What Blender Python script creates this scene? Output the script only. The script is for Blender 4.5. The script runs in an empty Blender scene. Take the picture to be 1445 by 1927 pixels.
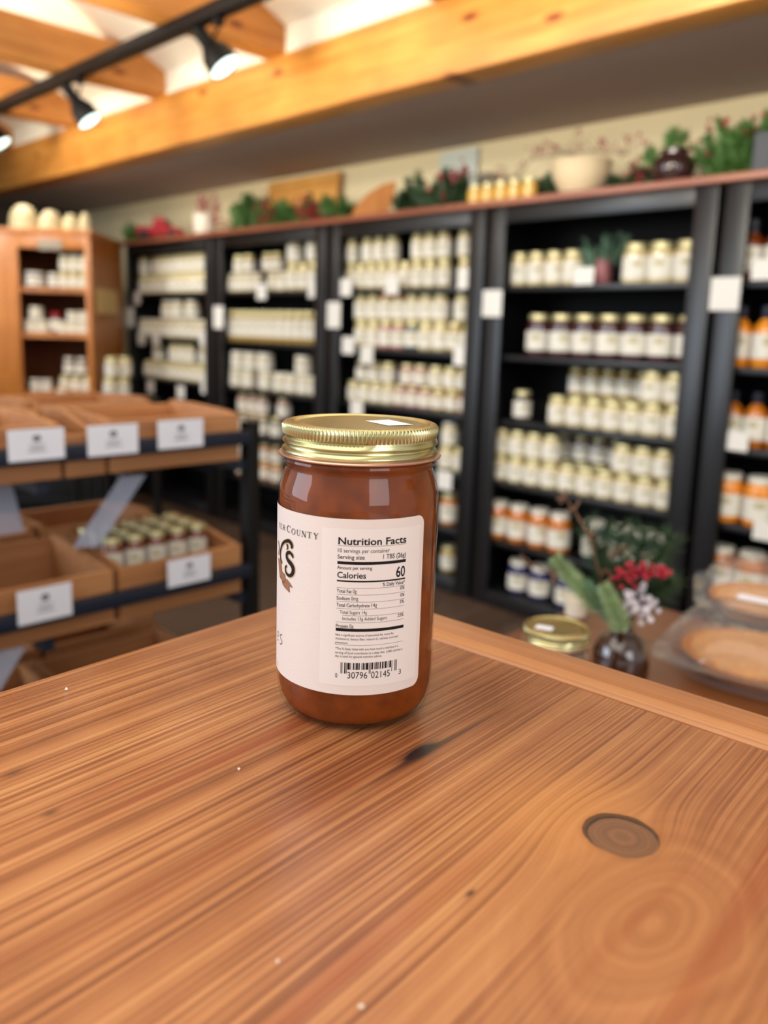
import bpy, bmesh, math, random
from mathutils import Vector, Matrix
random.seed(7)
PI = math.pi
SC = bpy.context.scene
COL = SC.collection
H = 1.19                      # camera height above the floor (m)

# ---------------------------------------------------------------- camera
F, CX, CY = 1530.0, 722.5, 887.0
def _n(x, y, z): return Vector((x, y, z)).normalized()
_down = _n(-265, 8834, F)
def _hor(px): return CY - ((px - CX) * _down.x + F * _down.z) / _down.y
_v1 = _n(-842 - CX, _hor(-842) - CY, F)
_Z = -_down; _X = -_v1; _Y = _Z.cross(_X)
RM = Matrix((_X, _Y, _Z))
EYE = Vector((0, 0, H))
cam = bpy.data.objects.new('camera', bpy.data.cameras.new('camera')); COL.objects.link(cam)
_r = RM @ Vector((1, 0, 0)); _u = RM @ Vector((0, -1, 0)); _b = RM @ Vector((0, 0, -1))
cam.matrix_world = Matrix(((_r.x, _u.x, _b.x, 0), (_r.y, _u.y, _b.y, 0), (_r.z, _u.z, _b.z, H), (0, 0, 0, 1)))
cd = cam.data
cd.sensor_fit = 'VERTICAL'; cd.sensor_height = 36.0; cd.sensor_width = 27.0
cd.lens = F / 1927 * 36.0
cd.shift_y = (CY - 963.5) / 1927
cd.clip_start = 0.01; cd.clip_end = 60
cd.dof.use_dof = True; cd.dof.focus_distance = 0.362; cd.dof.aperture_fstop = 6.4
SC.camera = cam
SC.view_settings.view_transform = 'Standard'; SC.view_settings.look = 'None'
SC.view_settings.gamma = 1.0; SC.view_settings.use_curve_mapping = False
SC.view_settings.exposure = 0.0
SC.cycles.caustics_reflective = False; SC.cycles.caustics_refractive = False
SC.cycles.max_bounces = 8; SC.cycles.transparent_max_bounces = 16
SC.cycles.sample_clamp_indirect = 6.0

# places on real surfaces, read off the photograph
def ray(px, py): return RM @ _n(px - CX, py - CY, F)
def onz(px, py, z): d = ray(px, py); return EYE + d * ((z - EYE.z) / d.z)
def ony(px, py, y): d = ray(px, py); return EYE + d * ((y - EYE.y) / d.y)
def onx(px, py, x): d = ray(px, py); return EYE + d * ((x - EYE.x) / d.x)

# ---------------------------------------------------------------- world and lights
W = bpy.data.worlds.new('world'); SC.world = W; W.use_nodes = True
W.node_tree.nodes['Background'].inputs[0].default_value = (1.0, 0.97, 0.94, 1)
W.node_tree.nodes['Background'].inputs[1].default_value = 0.78
def area(name, loc, target, sx, sy, power, color):
    l = bpy.data.lights.new(name, 'AREA'); l.shape = 'RECTANGLE'; l.size = sx; l.size_y = sy
    l.energy = power; l.color = color
    o = bpy.data.objects.new(name, l); COL.objects.link(o); o.location = loc
    o.rotation_euler = (Vector(target) - Vector(loc)).to_track_quat('-Z', 'Y').to_euler(); return o
def spot(name, loc, target, power, color, ang=60, r=0.05, blend=0.6):
    l = bpy.data.lights.new(name, 'SPOT'); l.energy = power; l.color = color
    l.spot_size = math.radians(ang); l.spot_blend = blend; l.shadow_soft_size = r
    o = bpy.data.objects.new(name, l); COL.objects.link(o); o.location = loc
    o.rotation_euler = (Vector(target) - Vector(loc)).to_track_quat('-Z', 'Y').to_euler(); return o
area('window_daylight_left', (-3.2, -2.6, 1.9), (-0.4, 0.5, 1.0), 2.4, 1.8, 95, (0.72, 0.84, 1.0))
area('window_daylight_right', (2.6, -0.4, 2.0), (-0.6, 1.6, 1.0), 1.6, 1.6, 34, (0.95, 0.96, 1.0))
area('ceiling_wash', (-0.6, -0.6, 2.75), (-0.6, 0.5, 1.0), 2.6, 1.6, 30, (1.0, 0.9, 0.76))
for sx in (-4.9, -3.7, -2.6, -1.6, -0.6):
    spot('shelf_spotlight', (sx + 0.5, 0.9, 2.25), (sx, 3.0, 1.25), 40, (1.0, 0.93, 0.80), 75, 0.06)
spot('left_fill_light', (-3.3, 1.2, 2.2), (-5.2, 2.7, 1.35), 60, (1.0, 0.95, 0.86), 62, 0.08)  # added fill, no fixture here: brightens the left bookcase and cabinet side
for sx in (-4.6, -2.9, -1.2):
    spot('roof_fill_light', (sx, 0.6, 1.85), (sx, 1.95, 2.85), 190, (1.0, 0.86, 0.62), 100, 0.3, 1.0)  # unseen spots added to brighten the joists, beam and ceiling

# ---------------------------------------------------------------- materials
def s2l(c):
    return tuple((v / 255 / 12.92 if v / 255 <= 0.04045 else ((v / 255 + 0.055) / 1.055) ** 2.4) for v in c) + (1,)
def mat(name, rgb, rough=0.5, metal=0.0, coat=0.0, emit=None, spec=0.5, sss=0.0, noise=0.0, nscale=20):
    m = bpy.data.materials.new(name); m.use_nodes = True
    nt = m.node_tree; p = nt.nodes['Principled BSDF']
    c = s2l(rgb); p.inputs['Base Color'].default_value = c
    p.inputs['Roughness'].default_value = rough; p.inputs['Metallic'].default_value = metal
    p.inputs['Coat Weight'].default_value = coat; p.inputs['Coat Roughness'].default_value = 0.05
    p.inputs['Specular IOR Level'].default_value = spec
    if sss:
        p.inputs['Subsurface Weight'].default_value = sss
        p.inputs['Subsurface Radius'].default_value = (0.02, 0.008, 0.002)
        p.inputs['Subsurface Scale'].default_value = 1.0
    if noise:
        tc = nt.nodes.new('ShaderNodeTexCoord'); nz = nt.nodes.new('ShaderNodeTexNoise')
        nz.inputs['Scale'].default_value = nscale; nz.inputs['Detail'].default_value = 4
        mx = nt.nodes.new('ShaderNodeMixRGB'); mx.blend_type = 'MULTIPLY'; mx.inputs[1].default_value = c
        rp = nt.nodes.new('ShaderNodeValToRGB')
        rp.color_ramp.elements[0].color = (1 - noise,) * 3 + (1,); rp.color_ramp.elements[1].color = (1, 1, 1, 1)
        rp.color_ramp.elements[0].position = 0.3; rp.color_ramp.elements[1].position = 0.7
        nt.links.new(tc.outputs['Object'], nz.inputs['Vector']); nt.links.new(nz.outputs['Fac'], rp.inputs['Fac'])
        mx.inputs[0].default_value = 1; nt.links.new(rp.outputs['Color'], mx.inputs[2])
        nt.links.new(mx.outputs[0], p.inputs['Base Color'])
    if emit:
        p.inputs['Emission Color'].default_value = s2l(emit[0]); p.inputs['Emission Strength'].default_value = emit[1]
    return m
def wood(name, dark, light, along=1, cross=60, rough=0.42, coat=0.15, stretch=0.04, knots=False, flat=None):
    """plank wood with the grain running along one object axis"""
    m = bpy.data.materials.new(name); m.use_nodes = True; nt = m.node_tree; L = nt.links.new
    p = nt.nodes['Principled BSDF']; tc = nt.nodes.new('ShaderNodeTexCoord')
    mp = nt.nodes.new('ShaderNodeMapping'); sc = [cross] * 3; sc[along] = cross * stretch
    mp.inputs['Scale'].default_value = sc
    n1 = nt.nodes.new('ShaderNodeTexNoise'); n1.inputs['Scale'].default_value = 1; n1.inputs['Detail'].default_value = 5
    n1.inputs['Roughness'].default_value = 0.6
    n2 = nt.nodes.new('ShaderNodeTexNoise'); n2.inputs['Scale'].default_value = 3.0; n2.inputs['Detail'].default_value = 2
    L(tc.outputs['Object'], mp.inputs['Vector']); L(mp.outputs['Vector'], n1.inputs['Vector']); L(tc.outputs['Object'], n2.inputs['Vector'])
    rp = nt.nodes.new('ShaderNodeValToRGB'); e = rp.color_ramp.elements
    e[0].position = 0.3; e[0].color = s2l(dark); e[1].position = 0.72; e[1].color = s2l(light)
    L(n1.outputs['Fac'], rp.inputs['Fac'])
    r2 = nt.nodes.new('ShaderNodeValToRGB'); r2.color_ramp.elements[0].color = (0.78, 0.74, 0.7, 1)
    r2.color_ramp.elements[0].position = 0.35; r2.color_ramp.elements[1].position = 0.65
    L(n2.outputs['Fac'], r2.inputs['Fac'])
    mx = nt.nodes.new('ShaderNodeMixRGB'); mx.blend_type = 'MULTIPLY'; mx.inputs[0].default_value = 1
    L(rp.outputs[0], mx.inputs[1]); L(r2.outputs[0], mx.inputs[2])
    out = mx.outputs[0]
    if knots:
        vo = nt.nodes.new('ShaderNodeTexVoronoi'); vo.voronoi_dimensions = '2D'; vo.inputs['Scale'].default_value = 1.0
        sx_ = nt.nodes.new('ShaderNodeSeparateXYZ'); cx_ = nt.nodes.new('ShaderNodeCombineXYZ'); L(tc.outputs['Object'], sx_.inputs[0])
        ml = nt.nodes.new('ShaderNodeVectorMath'); ml.operation = 'MULTIPLY'; ml.inputs[1].default_value = (1.6, 4.2, 0)
        L(sx_.outputs[along], cx_.inputs[0]); L(sx_.outputs[2], cx_.inputs[1]); L(cx_.outputs[0], ml.inputs[0]); L(ml.outputs[0], vo.inputs['Vector'])
        rk = nt.nodes.new('ShaderNodeValToRGB'); rk.color_ramp.elements[0].position = 0.03; rk.color_ramp.elements[0].color = (0.35, 0.2, 0.12, 1)
        rk.color_ramp.elements[1].position = 0.08; rk.color_ramp.elements[1].color = (1, 1, 1, 1)
        L(vo.outputs['Distance'], rk.inputs['Fac'])
        m2 = nt.nodes.new('ShaderNodeMixRGB'); m2.blend_type = 'MULTIPLY'; m2.inputs[0].default_value = 1
        L(out, m2.inputs[1]); L(rk.outputs[0], m2.inputs[2]); out = m2.outputs[0]
    L(out, p.inputs['Base Color'])
    p.inputs['Roughness'].default_value = rough; p.inputs['Coat Weight'].default_value = coat; p.inputs['Coat Roughness'].default_value = 0.25
    return m
def clear_shell(name, tint=(1, 1, 1, 1), rough=0.02, ior=1.45, haze=0.0, hz=(0.85, 0.85, 0.88, 1)):
    """thin clear glass or plastic: transparent, with Fresnel reflections"""
    m = bpy.data.materials.new(name); m.use_nodes = True; nt = m.node_tree; L = nt.links.new
    nt.nodes.remove(nt.nodes['Principled BSDF'])
    t = nt.nodes.new('ShaderNodeBsdfTransparent'); t.inputs[0].default_value = tint
    g = nt.nodes.new('ShaderNodeBsdfGlossy'); g.inputs['Roughness'].default_value = rough
    lw = nt.nodes.new('ShaderNodeLayerWeight'); lw.inputs[0].default_value = 0.5
    pw = nt.nodes.new('ShaderNodeMath'); pw.operation = 'POWER'; L(lw.outputs['Facing'], pw.inputs[0]); pw.inputs[1].default_value = 5
    f0 = ((ior - 1) / (ior + 1)) ** 2
    fr = nt.nodes.new('ShaderNodeMath'); fr.operation = 'MULTIPLY_ADD'; L(pw.outputs[0], fr.inputs[0]); fr.inputs[1].default_value = 0.8; fr.inputs[2].default_value = f0
    mx = nt.nodes.new('ShaderNodeMixShader'); L(fr.outputs[0], mx.inputs[0]); L(t.outputs[0], mx.inputs[1]); L(g.outputs[0], mx.inputs[2])
    last = mx
    if haze:
        d = nt.nodes.new('ShaderNodeBsdfDiffuse'); d.inputs[0].default_value = hz
        m2 = nt.nodes.new('ShaderNodeMixShader'); m2.inputs[0].default_value = haze
        L(mx.outputs[0], m2.inputs[1]); L(d.outputs[0], m2.inputs[2]); last = m2
    L(last.outputs[0], nt.nodes['Material Output'].inputs[0]); return m
def paper(name, rgb, print_rgb=None, c=(0, 0, 0), rad=(1, 1, 1), lines=0):
    """paper card or label; an optional small printed oval in object space"""
    m = mat(name, rgb, 0.6, spec=0.3); nt = m.node_tree; L = nt.links.new; p = nt.nodes['Principled BSDF']
    if print_rgb:
        tc = nt.nodes.new('ShaderNodeTexCoord'); mp = nt.nodes.new('ShaderNodeMapping'); mp.vector_type = 'TEXTURE'
        mp.inputs['Location'].default_value = c; mp.inputs['Scale'].default_value = rad
        ln = nt.nodes.new('ShaderNodeVectorMath'); ln.operation = 'LENGTH'
        L(tc.outputs['Object'], mp.inputs['Vector']); L(mp.outputs['Vector'], ln.inputs[0])
        rp = nt.nodes.new('ShaderNodeValToRGB'); rp.color_ramp.elements[0].position = 0.7; rp.color_ramp.elements[0].color = s2l(print_rgb)
        rp.color_ramp.elements[1].position = 1.0; rp.color_ramp.elements[1].color = s2l(rgb)
        L(ln.outputs['Value'], rp.inputs['Fac']); L(rp.outputs[0], p.inputs['Base Color'])
    return m

M = {}
M['black'] = mat('black satin paint', (17, 16, 18), 0.36, spec=0.6, noise=0.2, nscale=30)
M['blackback'] = mat('black matt paint', (7, 7, 8), 0.7, spec=0.25)
M['navy'] = mat('navy metal', (26, 34, 52), 0.45, spec=0.4)
M['blackmetal'] = mat('black metal', (9, 8, 10), 0.5, spec=0.25)
M['goldsoft'] = mat('gold lid metal far', (204, 196, 150), 0.4, 0.6)
M['whitelid'] = mat('pale lid', (214, 210, 196), 0.4)
M['darkcap'] = mat('dark bottle cap', (28, 30, 44), 0.35)
M['card'] = paper('white card', (236, 238, 250))
M['print'] = mat('grey print', (120, 118, 128), 0.7)
M['tag'] = paper('cream tag', (230, 227, 220))
M['wall'] = mat('cream wall paint', (222, 208, 170), 0.8, noise=0.05, nscale=3)
M['wallshade'] = mat('wall with corner shade painted in', (70, 58, 50), 0.8, noise=0.1, nscale=3)  # dark tone is the shadowed left corner, put into the wall colour
M['soffit'] = mat('taupe soffit paint', (166, 150, 144), 0.75, noise=0.04, nscale=2)
M['ceil'] = mat('white ceiling boards', (246, 242, 230), 0.8, noise=0.03, nscale=4)
M['floor'] = wood('brown plank floor', (66, 48, 38), (98, 76, 60), 1, 22, 0.5, 0.1)
M['beam'] = wood('honey pine beam', (196, 126, 50), (228, 166, 84), 0, 26, 0.45, 0.1, 0.06, True, 1)
M['joist'] = wood('honey pine joist', (190, 120, 52), (222, 158, 84), 1, 26, 0.5, 0.05, 0.06, True, 0)
M['red'] = wood('reddish shelf board', (140, 78, 56), (176, 108, 78), 0, 30, 0.4, 0.2)
M['orange'] = wood('orange stained pine', (176, 102, 34), (214, 138, 58), 2, 30, 0.4, 0.2)
M['orangeshade'] = wood('orange stained pine with painted inner shade', (120, 66, 32), (150, 86, 44), 2, 30, 0.5, 0.1)  # darker copy of the orange pine: shade inside the cabinet painted in
M['bin'] = wood('bin pine', (170, 114, 70), (204, 146, 96), 1, 60, 0.45, 0.1, 0.05)
M['lowtable'] = wood('brown tabletop', (112, 66, 36), (150, 94, 54), 0, 24, 0.35, 0.25, 0.12)
M['leaf'] = mat('evergreen needles', (88, 132, 62), 0.6, noise=0.35, nscale=30)
M['leafl'] = mat('light evergreen needles', (170, 192, 140), 0.6, noise=0.25, nscale=30)
M['leafb'] = mat('blue green needles', (118, 158, 128), 0.6, noise=0.25, nscale=30)
M['leafd'] = mat('dark evergreen needles', (56, 84, 48), 0.6, noise=0.3, nscale=30)
M['twig'] = mat('brown twig', (112, 78, 56), 0.7)
M['berry'] = mat('red berries', (164, 26, 46), 0.3)
M['berryp'] = mat('pinkish berries', (170, 84, 92), 0.5)
M['redpaint'] = mat('red enamel', (170, 20, 34), 0.6, spec=0.3)
M['cream'] = mat('cream glaze', (232, 214, 176), 0.35)
M['whiteglaze'] = mat('white glaze', (236, 226, 206), 0.3)
M['brownglaze'] = mat('dark brown glaze', (52, 30, 28), 0.12, coat=0.5)
M['board'] = wood('light maple board', (214, 150, 74), (240, 186, 104), 0, 20, 0.45, 0.1)
M['boardo'] = wood('orange maple board', (186, 116, 50), (212, 142, 70), 2, 20, 0.7, 0.0)
M['bluegrey'] = mat('pale blue grey paint', (196, 204, 196), 0.7)
M['greytin'] = mat('grey tin', (150, 138, 122), 0.5)
M['greybox'] = mat('dark grey box', (70, 72, 78), 0.5)
M['honey'] = mat('gold honey', (222, 176, 74), 0.25, coat=0.5)
M['skep'] = mat('cream stoneware', (196, 184, 146), 0.7, noise=0.12, nscale=40)
M['clear'] = clear_shell('clear glass', rough=0.015)
M['plastic'] = clear_shell('clear plastic', rough=0.05, ior=1.5, haze=0.06)
M['acrylic'] = clear_shell('clear acrylic sheet', rough=0.06, ior=1.6, haze=0.45, hz=(0.62, 0.70, 0.88, 1))  # bluish diffuse share paints in a reflection of the sky
M['amberglass'] = mat('brown bottle glass', (52, 26, 14), 0.06, coat=1.0)
M['pie'] = mat('golden crumb pie', (212, 152, 88), 0.8, noise=0.25, nscale=120)
M['cotton'] = mat('white blossom', (214, 206, 212), 0.8)
M['pink'] = mat('dusty pink vase', (150, 92, 96), 0.5)
M['peach'] = mat('peach lid', (226, 140, 108), 0.4)
for k, c in dict(cherry=(58, 10, 18), amber=(190, 108, 18), orange=(228, 140, 30), brown=(120, 54, 16), pale=(206, 188, 140),
                 navyjam=(36, 34, 84), rosy=(176, 116, 104), dark=(60, 44, 40), teal=(44, 58, 62), goldish=(170, 136, 54), cocoa=(104, 84, 74)).items():
    M['c_' + k] = mat(k + ' preserve behind glass', c, 0.15, coat=0.9)

# ---------------------------------------------------------------- mesh helpers
def mk(name, bm, m, parent=None, smooth=True, kind=None):
    me = bpy.data.meshes.new(name); bm.normal_update(); bm.to_mesh(me); bm.free()
    for mm in (m if isinstance(m, (list, tuple)) else [m]): me.materials.append(mm)
    if smooth:
        for p in me.polygons: p.use_smooth = True
        try: me.set_sharp_from_angle(angle=math.radians(35))
        except Exception: pass
    o = bpy.data.objects.new(name, me); COL.objects.link(o)
    if parent: o.parent = parent
    if kind: o['kind'] = kind
    return o
def root(name, label, cat, loc=(0, 0, 0), rz=0, group=None):
    o = bpy.data.objects.new(name, None); COL.objects.link(o); o.location = loc; o.rotation_euler = (0, 0, rz)
    o.empty_display_size = 0.05; tag(o, label, cat, group); return o
def tag(o, label, cat, group=None):
    o['label'] = label; o['category'] = cat
    if group: o['group'] = group
    return o
def box(bm, x0, x1, y0, y1, z0, z1, bev=0.0, mtx=None):
    b2 = bmesh.new(); bmesh.ops.create_cube(b2, size=1)
    for v in b2.verts:
        v.co = Vector((x0 + (v.co.x + .5) * (x1 - x0), y0 + (v.co.y + .5) * (y1 - y0), z0 + (v.co.z + .5) * (z1 - z0)))
    if bev: bmesh.ops.bevel(b2, geom=b2.edges[:] , offset=bev, segments=2, affect='EDGES', profile=0.5)
    if mtx: b2.transform(mtx)
    merge(bm, b2)
def merge(bm, b2):
    me = bpy.data.meshes.new('tmp'); b2.to_mesh(me); b2.free(); bm.from_mesh(me); bpy.data.meshes.remove(me)
def B(x0, x1, y0, y1, z0, z1, bev=0.0, mtx=None):
    bm = bmesh.new(); box(bm, x0, x1, y0, y1, z0, z1, bev, mtx); return bm
def lathe(prof, seg=32, bm=None, mtx=None, fn=None):
    b = bmesh.new(); rings = []
    for r, z in prof:
        if r < 1e-6: rings.append([b.verts.new((0, 0, z))]); continue
        ring = []
        for i in range(seg):
            a = 2 * PI * i / seg; rr = r
            if fn: rr, z2 = fn(r, z, a)
            else: z2 = z
            ring.append(b.verts.new((rr * math.cos(a), rr * math.sin(a), z2)))
        rings.append(ring)
    for A, Bq in zip(rings, rings[1:]):
        for i in range(seg):
            j = (i + 1) % seg
            if len(A) == 1 and len(Bq) == 1: continue
            if len(A) == 1: b.faces.new((A[0], Bq[j], Bq[i]))
            elif len(Bq) == 1: b.faces.new((A[i], A[j], Bq[0]))
            else: b.faces.new((A[i], A[j], Bq[j], Bq[i]))
    bmesh.ops.recalc_face_normals(b, faces=b.faces)
    if mtx: b.transform(mtx)
    if bm is None: return b
    merge(bm, b); return bm
def tube(bm, pts, rad, seg=8):
    pts = [Vector(p) for p in pts]; n = len(pts); rings = []
    for i, p in enumerate(pts):
        t = (pts[min(i + 1, n - 1)] - pts[max(i - 1, 0)]).normalized()
        a = t.cross(Vector((0, 0, 1)));
        if a.length < 1e-3: a = t.cross(Vector((1, 0, 0)))
        a.normalize(); c = t.cross(a); r = rad[i] if isinstance(rad, (list, tuple)) else rad
        rings.append([bm.verts.new(p + (a * math.cos(2 * PI * k / seg) + c * math.sin(2 * PI * k / seg)) * r) for k in range(seg)])
    for A, Bq in zip(rings, rings[1:]):
        for k in range(seg): bm.faces.new((A[k], A[(k + 1) % seg], Bq[(k + 1) % seg], Bq[k]))
    bm.faces.new(rings[0][::-1]); bm.faces.new(rings[-1])
def prism(poly, z0, z1, mtx=None):
    """extrude a 2-D outline (x,y) from z0 to z1"""
    bm = bmesh.new(); lo = [bm.verts.new((x, y, z0)) for x, y in poly]; hi = [bm.verts.new((x, y, z1)) for x, y in poly]
    bm.faces.new(lo[::-1]); bm.faces.new(hi); n = len(poly)
    for i in range(n): bm.faces.new((lo[i], lo[(i + 1) % n], hi[(i + 1) % n], hi[i]))
    if mtx: bm.transform(mtx)
    bmesh.ops.recalc_face_normals(bm, faces=bm.faces); return bm
def yz(x0, x1):   # put a prism outline (a,b)->(y,z), extruded along x
    return Matrix(((0, 0, 1, 0), (1, 0, 0, 0), (0, 1, 0, 0), (0, 0, 0, 1)))
def copy_tree(o, loc=None, rz=None, scale=None):
    c = o.copy(); COL.objects.link(c)
    if loc is not None: c.location = loc
    if rz is not None: c.rotation_euler = (0, 0, rz)
    if scale is not None: c.scale = scale
    for ch in list(o.children):
        k = ch.copy(); COL.objects.link(k); k.parent = c
        for g in list(ch.children):
            q = g.copy(); COL.objects.link(q); q.parent = k
    return c
ORD = ['first', 'second', 'third', 'fourth', 'fifth', 'sixth', 'seventh', 'eighth', 'ninth', 'tenth', 'eleventh', 'twelfth', 'thirteenth', 'fourteenth']

# ================================================================= SETTING
mk('floor', B(-7.2, 3.2, -3.2, 3.6, -0.06, 0.0), M['floor'], kind='structure')
WY = 3.2
mk('wall_back', B(-7.0, 3.0, WY, WY + 0.12, 0, 3.2), M['wall'], kind='structure')
mk('wall_left', B(-7.1, -6.8, -0.5, WY, 0, 3.6), M['wallshade'], kind='structure')
YB = 2.307
mk('trim_1', B(-7.0, 3.0, YB + 0.14, WY, H + 0.893, H + 0.94), M['soffit'], kind='structure')
mk('trim_2', B(-6.8, 3.0, YB, YB + 0.14, H + 0.892, H + 1.152, 0.006), M['beam'], kind='structure')
mk('trim_3', B(-6.8, 3.0, YB + 0.012, YB + 0.10, H + 1.152, H + 1.262), M['ceil'], kind='structure')
zr = lambda y: H + 1.262 + 0.43 * (YB + 0.012 - y)
roof = [(YB + 0.16, zr(YB + 0.16)), (-1.2, zr(-1.2)), (-1.2, zr(-1.2) + 0.06), (YB + 0.16, zr(YB + 0.16) + 0.06)]
bm = prism(roof, -6.8, 3.0, yz(0, 0)); mk('ceiling', bm, M['ceil'], kind='structure', smooth=False)
# horizontal joists with ends cut to the roof slope, resting on the long beam
zt = H + 1.338; ycut = YB + 0.012 - (zt - (H + 1.262)) / 0.43
jp = [(-0.6, H + 1.154), (1.6, H + 1.154), (1.95, H + 1.150), (YB + 0.01, H + 1.153), (YB + 0.01, H + 1.262), (ycut, zt), (-0.6, zt)]
for k, xr in enumerate((-5.92, -4.94, -3.93, -2.953, -1.97)):
    bm = prism(jp, xr - 0.135, xr, yz(0, 0))
    mk('ceiling_joist', bm, M['joist'], smooth=False)
    o = bpy.data.objects[-1] if False else None
for k, o in enumerate([o for o in COL.objects if o.name.startswith('ceiling_joist')]):
    tag(o, 'honey pine ceiling joist, %s from the left, its cut end on the long beam' % ORD[k], 'ceiling joist', 'ceiling joists')

# ================================================================= TRACK LIGHTS
TY = 1.81
t = root('light_track', 'long black ceiling track crossing under the pine joists', 'light track', (-2.5, TY, H + 1.125))
mk('rail', B(-4.3, 3.2, -0.03, 0.03, -0.022, 0.026, 0.004), M['blackmetal'], t)
def tracklight(topx, lens_px, tail_px, scale, label, y=TY):
    """black spot head on a stem; tail and lens centre read on a plane through the track"""
    tail = ony(*tail_px, y + 0.03); dt = (tail - EYE).length; lens = EYE + ray(*lens_px) * (dt - 0.075 * scale)
    base = Vector((topx, y, H + 1.103)); t = root('track_light', label, 'track light', base, 0, 'black track spotlights')
    d = (lens - tail); Lh = d.length; d.normalize()
    q = Vector((0, 0, 1)).rotation_difference(d).to_matrix().to_4x4()
    mt = Matrix.Translation(tail - base) @ q
    s = scale; rl = 0.062 * s
    mk('housing', lathe([(0, 0), (0.026 * s, 0), (0.027 * s, 0.006), (0.027 * s, Lh * 0.36), (0.036 * s, Lh * 0.46), (rl * 0.92, Lh * 0.66), (rl, Lh * 0.97), (rl * 0.93, Lh), (rl * 0.9, Lh * 0.96)], 32, mtx=mt), M['blackmetal'], t)
    mk('lens', lathe([(0, Lh * 0.97), (rl * 0.9, Lh * 0.965), (rl * 0.9, Lh * 0.955)], 32, mtx=mt), LENS, t)
    bm = bmesh.new(); piv = tail - base + d * Lh * 0.40
    box(bm, -0.02, 0.02, -0.015, 0.015, -0.03, -0.0005, 0.003)
    tube(bm, [(0, 0, -0.02), (0.0, 0, piv.z * 0.75), piv + Vector((0.02, 0, 0.01)), piv], [0.007, 0.006, 0.006, 0.006])
    mk('stem', bm, M['blackmetal'], t)
    spot('track_lamp_light', lens + d * 0.02, lens + d * 1.0, 14 * s, (1.0, 0.97, 0.9), 70, 0.03)
LENS = mat('glowing lens', (255, 255, 250), 0.3, emit=((226, 255, 246), 3.0))
tracklight(-2.70, (424, 128), (372, 55), 1.05, 'large black track spotlight glowing at the right end of the visible track')
tracklight(-3.818, (170, 229), (124, 163), 1.0, 'smaller black track spotlight with lit lens, between the other two')
tracklight(-4.97, (3, 272), (-38, 215), 1.0, 'glowing track spotlight cut off by the left picture edge')

# ================================================================= BLACK BOOKCASES
YF = 2.8; DEP = 0.34
XG = [-5.315, -4.248, -3.217, -2.198, -1.212, -0.21]
SH = [0.200, -0.088, -0.362, -0.632, -0.895, -1.120]    # shelf tops, relative to the eye
CASE = ['leftmost', 'second', 'third', 'fourth', 'rightmost']
TOPZ = H + 0.517
for i in range(5):
    x0, x1 = XG[i] + 0.012, XG[i + 1] - 0.012
    t = root('bookcase', 'black bookcase of jars, %s' % ['leftmost, beside the orange pine cabinet', 'second from the left under the big maple board',
        'third from the left under the leaf shaped board', 'fourth from the left, under the cream bowl and brown jug', 'rightmost, cut off by the picture edge'][i],
        'bookcase', ((x0 + x1) / 2, YF, 0), 0, 'black bookcases')
    w = (x1 - x0) / 2; st = 0.082
    for s in (-1, 1):
        mk('side_panel', B(*sorted((s * w, s * (w - 0.02))), 0.022, DEP, 0, TOPZ), M['black'], t)
        mk('stile', B(*sorted((s * w, s * (w - st))), 0, 0.022, 0, TOPZ, 0.003), M['black'], t)
    mk('top_rail', B(-w + st, w - st, 0, 0.022, TOPZ - 0.066, TOPZ, 0.003), M['black'], t)
    mk('plinth', B(-w + st, w - st, 0, 0.022, 0, H + SH[5] - 0.0, 0.003), M['black'], t)
    mk('back_panel', B(-w + 0.02, w - 0.02, DEP - 0.012, DEP, 0.02, TOPZ), M['blackback'], t)
    mk('top_panel', B(-w + 0.02, w - 0.02, 0.022, DEP - 0.012, TOPZ - 0.02, TOPZ), M['blackback'], t)
    for z in SH: mk('shelf', B(-w + 0.02, w - 0.02, 0.024, DEP - 0.012, H + z - 0.022, H + z, 0.002), M['black'], t)
tb = mk('top_board', B(-5.36, -0.1, YF - 0.025, WY - 0.005, TOPZ + 0.001, TOPZ + 0.027, 0.004), M['red'])
tag(tb, 'long reddish wooden board lying across the tops of all black bookcases', 'board')
TB = TOPZ + 0.0275

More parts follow.
